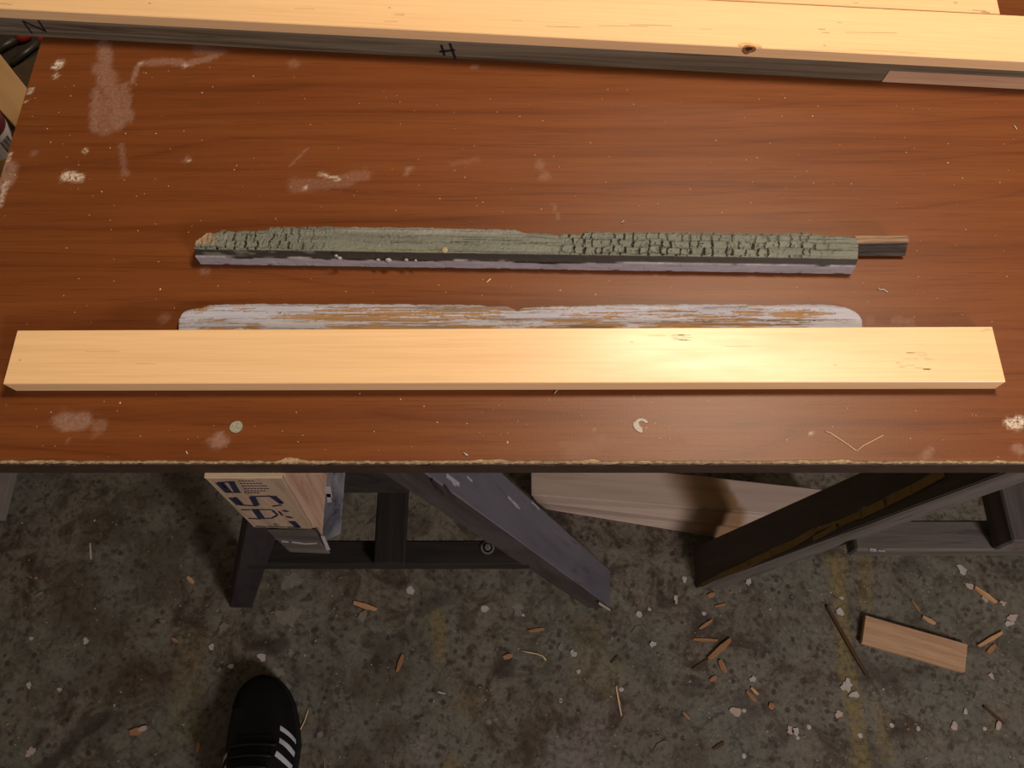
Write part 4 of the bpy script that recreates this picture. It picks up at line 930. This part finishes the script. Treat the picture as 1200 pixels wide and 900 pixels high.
spl = [
 ((969, 712), (1015, 791), 5, 0.004, BS, 'long thin dark brown stick left of the pale offcut'),
 ((1142, 689), (1166, 706), 6, 0.004, SP, 'tan splinter on the floor under the right sawhorse rail, nearest the right edge'),
 ((1081, 723), (1095, 731), 5, 0.003, SP, 'short tan splinter just above the pale offcut'),
 ((1068, 704), (1077, 716), 3, 0.002, SO, 'tiny orange splinter above the pale offcut'),
 ((1147, 757), (1173, 741.5), 5, 0.003, SP, 'tan splinter pointing up beside the right end of the offcut'),
 ((1157, 765), (1166, 756), 6, 0.002, SO, 'small orange shaving right of the offcut end'),
 ((415, 706.5), (440.5, 714), 6, 0.003, SP, 'flat tan sliver on the floor below the sawhorse rail'),
 ((465.5, 787), (472, 768), 5, 0.003, SO, 'upright orange sliver on the floor right of the sneaker'),
 ((831, 772), (855, 750), 7, 0.004, SO, 'largest orange splinter of the heap below the black sawhorse leg'),
 ((813, 749.5), (840, 750.5), 4, 0.002, SO, 'level orange splinter above the heap below the black leg'),
 ((843, 774), (850, 788), 7, 0.003, SO, 'stubby orange splinter under the largest one of the heap'),
 ((832, 798), (839, 793), 5, 0.002, SO, 'small orange chip beneath the splinter heap'),
 ((812, 784), (830, 772), 3, 0.002, BS, 'curved brown sliver left of the splinter heap'),
 ((820, 737), (834, 727), 4, 0.002, SO, 'thin orange sliver above the splinter heap'),
 ((838, 711), (850, 708), 3, 0.002, SO, 'reddish sliver just under the foot of the black leg'),
 ((829, 699), (837, 696), 6, 0.002, SO, 'orange flake touching the foot of the black leg'),
 ((620, 740), (637, 737), 4, 0.002, SO, 'leaf-shaped orange flake below the grey sawhorse leg'),
 ((590, 771), (600, 768), 6, 0.002, SO, 'orange crumb beside a dark floor stain'),
 ((153, 859), (167, 855), 9, 0.003, SO, 'fat orange wood chip left of the sneaker'),
 ((163, 856), (172, 852), 6, 0.0035, M['pink_chip'], 'pale tip chip lying against the fat orange chip'),
 ((231.5, 881), (233, 870), 5, 0.003, SO, 'small upright orange chip close to the left side of the sneaker'),
 ((220, 676), (227, 683), 5, 0.002, SP, 'yellowish chip on the dark floor above the sneaker to the left'),
 ((202, 748), (208, 752), 4, 0.002, SO, 'little orange crumb on the floor, upper left of the sneaker'),
 ((1153, 828), (1176, 848), 4, 0.003, BS, 'dark brown stick near the lower right corner'),
 ((1168, 855), (1171, 845), 6, 0.002, M['pink_chip'], 'pale chip under the dark stick near the lower right corner'),
 ((901, 826), (907, 829), 8, 0.002, SO, 'orange crumb on the floor left of the yellow line'),
 ((875, 810), (886, 822), 5, 0.002, SO, 'orange sliver in the scattered shavings at lower centre right'),
 ((880, 806), (888, 814), 4, 0.0025, SP, 'tan sliver crossing the scattered shavings at lower centre right'),
 ((836, 878), (848, 870), 4, 0.002, BS, 'brown sliver near the bottom edge at centre right'),
 ((716, 777), (724, 769), 3, 0.002, BS, 'fine brown sliver on the open floor at centre'),
 ((800, 835), (808, 843), 3, 0.002, SO, 'fine orange sliver on the open floor below the splinter heap'),
 ((722, 805), (728, 838), 2.2, 0.002, M['fibre'], 'pale bent straw on the open floor at lower centre'),
 ((106, 637), (107, 655), 2.2, 0.002, M['white_paint'], 'white upright sliver on the dark floor at the left'),
 ((42, 699), (50, 694), 3, 0.002, M['grey_paint'], 'grey sliver on the floor near the left edge'),
 ((513, 811), (522, 813), 2, 0.002, M['white_paint'], 'white hair-thin sliver on the floor at lower centre left'),
]
for a, b, wd, h, mt, lb in spl:
    splinter('wood_splinter' if mt in (SP, SO, BS) else 'pale_sliver', a, b, wd, h, mt, lb)
def chip_(px, py, r, mat, label, e=1.0, h=0.0016, rag=0.5, group=None):
    o = disc('paint_chip', px, py, r * 0.88, h, mat, None, 0.0, 13, rag * 0.8, 5, e); return tag(o, label, 'paint chip', group)
WP, PC, GP = M['white_paint'], M['pink_chip'], M['grey_paint']
for a in [(992, 803, 7, WP, 'largest white paint chip, lying on the yellow line left of the offcut', 1.1), (1001, 814, 6, WP, 'white chip just below the largest one on the yellow line', 0.7), (983, 837, 6, PC, 'oblong pale chip beside the yellow line', 0.7),
          (926, 856, 5, PC, 'left lump of the double pale chip near the bottom right', 0.9), (932, 857, 5.5, WP, 'right lump of the double pale chip near the bottom right', 0.8), (1118, 851, 5, PC, 'pink round flake below the offcut'), (984, 717, 4, WP, 'white chip on the upper part of the yellow line', 1.6),
          (986, 701, 3, WP, 'tiny white curl on the yellow line above the other chips', 0.7), (1127, 668, 5, WP, 'white flake below the right sawhorse rail', 1.3), (1136, 687, 4.5, PC, 'pale flake left of the tan splinter under the rail', 1.1), (1154, 702, 3.5, PC, 'pale flake tucked under the tan splinter', 1.2),
          (1186, 724, 7, PC, 'pale curled flake at the right edge, upper one', 0.7), (1182, 731, 6, WP, 'pale curled flake at the right edge, lower one', 0.6), (1175, 707, 3.5, PC, 'small pale flake right of the tan splinter'), (1161, 792, 3.5, PC, 'pale crumb right of the offcut corner'), (1131, 834, 3, WP, 'tiny white round crumb below the offcut'),
          (862, 834, 7, PC, 'pinkish cracked flake under the scattered shavings', 0.9), (882, 796, 4, WP, 'white crumb above the scattered shavings'), (765, 755, 4, WP, 'white crumb alone on the floor at centre'), (792, 702, 3, WP, 'grey upright crumb left of the black leg foot', 1.6), (802, 679, 3.6, WP, 'white crumb by the tip of the black leg'),
          (877, 682, 3, WP, 'white crumb below the middle of the black leg', 1.6), (101, 751, 4, WP, 'white crumb on the dark floor at the left', 0.9), (191, 728, 4, GP, 'greyish flake on the dark floor above the sneaker to the left', 0.8), (262, 735, 6, GP, 'ragged pale flake above the sneaker toe', 1.0),
          (248, 758, 4, WP, 'white flake left above the sneaker toe', 0.9), (271, 781, 5, WP, 'oblong white chip just left of the sneaker toe', 0.5), (257, 785, 3, GP, 'round grey crumb left of the sneaker toe'), (307, 770, 5, WP, 'square white chip above the sneaker toe', 1.1), (341, 764, 4, GP, 'grey flake right of the square white chip'),
          (425, 722, 6, GP, 'ragged white flake under the flat tan sliver', 1.2), (34, 803, 3, WP, 'white curl on the floor near the lower left', 1.4), (70, 808, 2.6, WP, 'small white crumb near the lower left'), (37, 748, 2.6, WP, 'pinhead white crumb near the left edge'), (657, 759, 4.5, GP, 'cloudy white flake below the grey leg', 0.9), (672, 766, 4.2, WP, 'bright white crumb right of the cloudy flake', 1.1)]:
    chip_(a[0], a[1], a[2], a[3], a[4], a[5] if len(a) > 5 else 1.0)
# flat paint drips on the floor belong to the floor
for (px, py, r_, mt) in ((481, 692, 4.7, WP), (568, 713.5, 4.3, WP), (607, 714, 6.5, GP), (613, 721, 1.6, WP), (749, 720, 3.6, WP), (36, 881, 5, PC), (678, 787, 2.6, WP), (825, 719, 2.5, WP), (338, 722, 12, GP), (342, 681, 10, GP), (325, 788, 6.5, GP), (335, 806, 5, GP),
                         (375, 861, 3.6, GP), (728, 808, 2.6, WP), (872, 833, 2.4, WP), (1045, 850, 2.6, WP), (1008, 862, 2.8, WP), (948, 852, 2.6, WP), (935, 865, 2, WP), (1154, 854, 2.2, WP), (1076, 854, 2.6, PC), (495, 863, 3, GP), (872, 886, 2.6, WP), (761, 714, 2, WP), (770, 738, 2.2, GP), (657, 822, 1.8, WP), (657, 820, 1.8, WP), (573, 846, 3, GP)):
    disc('paint_drip', px, py, r_, 0.0004, mt, fl, 0.0, 14 if r_ < 5 else 30, 0.16 if r_ < 5 else 0.42, 3)
def hair(name, pts, r, mat, label, z=0.0, cat='fibre'):
    o = tube(name, [onZ(a, b, z) + Vector((0, 0, r)) for a, b in pts], r, mat, None, 5); return tag(o, label, cat)
hair('straw', [(611, 762.5), (620, 764.5), (630, 766.5), (636, 769), (640, 774)], 0.0011, M['fibre'], 'pale bent straw on the floor below the grey sawhorse leg')
hair('straw', [(352, 855), (357, 845), (360, 836), (361, 831)], 0.0010, M['fibre'], 'thin straw on the floor against the right side of the sneaker')
hair('straw', [(375, 880), (380, 892), (381, 900)], 0.0010, M['grey_paint'], 'grey straw on the floor below right of the sneaker')
hair('straw', [(740, 742), (745, 734), (753, 733), (757, 739)], 0.0007, M['grey_paint'], 'faint curl of fibre on the floor at centre')
hair('straw', [(766, 880), (770, 872), (778, 868), (783, 870)], 0.0008, M['grey_paint'], 'grey curl of fibre near the bottom edge')
hair('wood_fibre', [(967, 506), (972, 507), (981, 513), (993, 521), (1003, 528.5)], 0.0004, M['fibre'], 'long pale wood fibre bent like a tick on the worktop', TZ, 'fibre')
hair('wood_fibre', [(1003.5, 528.8), (1012, 522), (1024, 516), (1035, 510)], 0.0003, M['fibre'], 'thinner fibre meeting the bent one at the front right of the worktop', TZ, 'fibre')
hair('wood_fibre', [(1028, 338), (1031, 340), (1035, 339.5), (1040, 343)], 0.0006, M['white_paint'], 'white curled shred on the worktop below the rail tenon', TZ, 'shred')
hair('wood_fibre', [(570, 331.5), (575, 327)], 0.0006, M['fibre'], 'short straw on the worktop between the rail and the white board', TZ, 'fibre')
hair('wood_fibre', [(649.5, 461.5), (653, 457)], 0.0005, M['white_paint'], 'white shred just in front of the clean pine board', TZ, 'shred')
hair('wood_fibre', [(1188, 147.5), (1191, 152)], 0.0006, M['white_paint'], 'white shred on the worktop near the right edge, in front of the patch', TZ, 'shred')
hair('wood_fibre', [(728, 262), (731, 259)], 0.0006, M['white_paint'], 'white shred on the worktop just behind the cracked rail', TZ, 'shred')
hair('wood_fibre', [(218, 529), (220, 532)], 0.0006, M['white_paint'], 'white shred near the chipped front edge at left', TZ, 'shred')
hair('wood_fibre', [(543, 531), (548, 534)], 0.0007, M['white_paint'], 'white shred on the chipped front edge at centre', TZ, 'shred')

# dust nobody could count
def specks(name, label, cat, z, n, gen, mat, r0, r1, seed):
    rnd = random.Random(seed); vs, fs = [], []
    while n > 0:
        px, py = gen(rnd); c = onZ(px, py, z); n -= 1
        r_ = rnd.uniform(r0, r1) * (1.6 if rnd.random() < 0.12 else 1); a = rnd.uniform(0, 6.28); e = rnd.uniform(0.4, 1); k = len(vs)
        for i in range(4):
            b = a + i * math.pi / 2; rr = r_ * (e if i % 2 else 1)
            vs.append((c.x + rr * math.cos(b), c.y + rr * math.sin(b), z))
        vs.append((c.x, c.y, z + r_ * 0.8))
        fs += [(k + 3, k + 2, k + 1, k)] + [(k + i, k + (i + 1) % 4, k + 4) for i in range(4)]
    o = mesh_obj(name, vs, fs, mat, None, origin=(0, 0.3, z)); return tag(o, label, cat, None, 'stuff')
def g_table(r):
    while True:
        x, y = r.uniform(5, 1195), r.uniform(60, 536)
        if y < 52 + x * 0.047 + 14 or (380 < y < 460) or (350 < y < 386 and 205 < x < 1015) or (260 < y < 325 and 228 < x < 1070): continue
        if x < 55 - (y - 45) * 0.367 + 8: continue
        return x, y
specks('sawdust', 'fine pale sawdust specks scattered over the brown worktop', 'sawdust', TZ, 330, g_table, M['fibre'], 0.0003, 0.0008, 5)
def g_floor(r):
    while True:
        x, y = r.uniform(5, 1195), r.uniform(600, 897)
        if (230 < x < 380 and (y > 780 or y < 660)): continue
        if 420 < x < 730 and y < 730: continue
        if (x > 790 and y < 690 and y < 690 - (x - 815) * 0.4 + 70) or (x > 985 and y < 660) or (620 < x < 840 and y < 640): continue
        if 1005 < x < 1140 and 715 < y < 795: continue
        if r.random() > 0.25 + 0.75 * x / 1200: continue
        return x, y
specks('floor_grit', 'pale grit and crumbs scattered over the dark stained floor', 'grit', 0.0, 300, g_floor, M['white_paint'], 0.0006, 0.0016, 6)
specks('floor_shavings', 'fine brown wood crumbs scattered over the stained floor', 'shavings', 0.0, 320, g_floor, M['splint_orange'], 0.0008, 0.0022, 8)
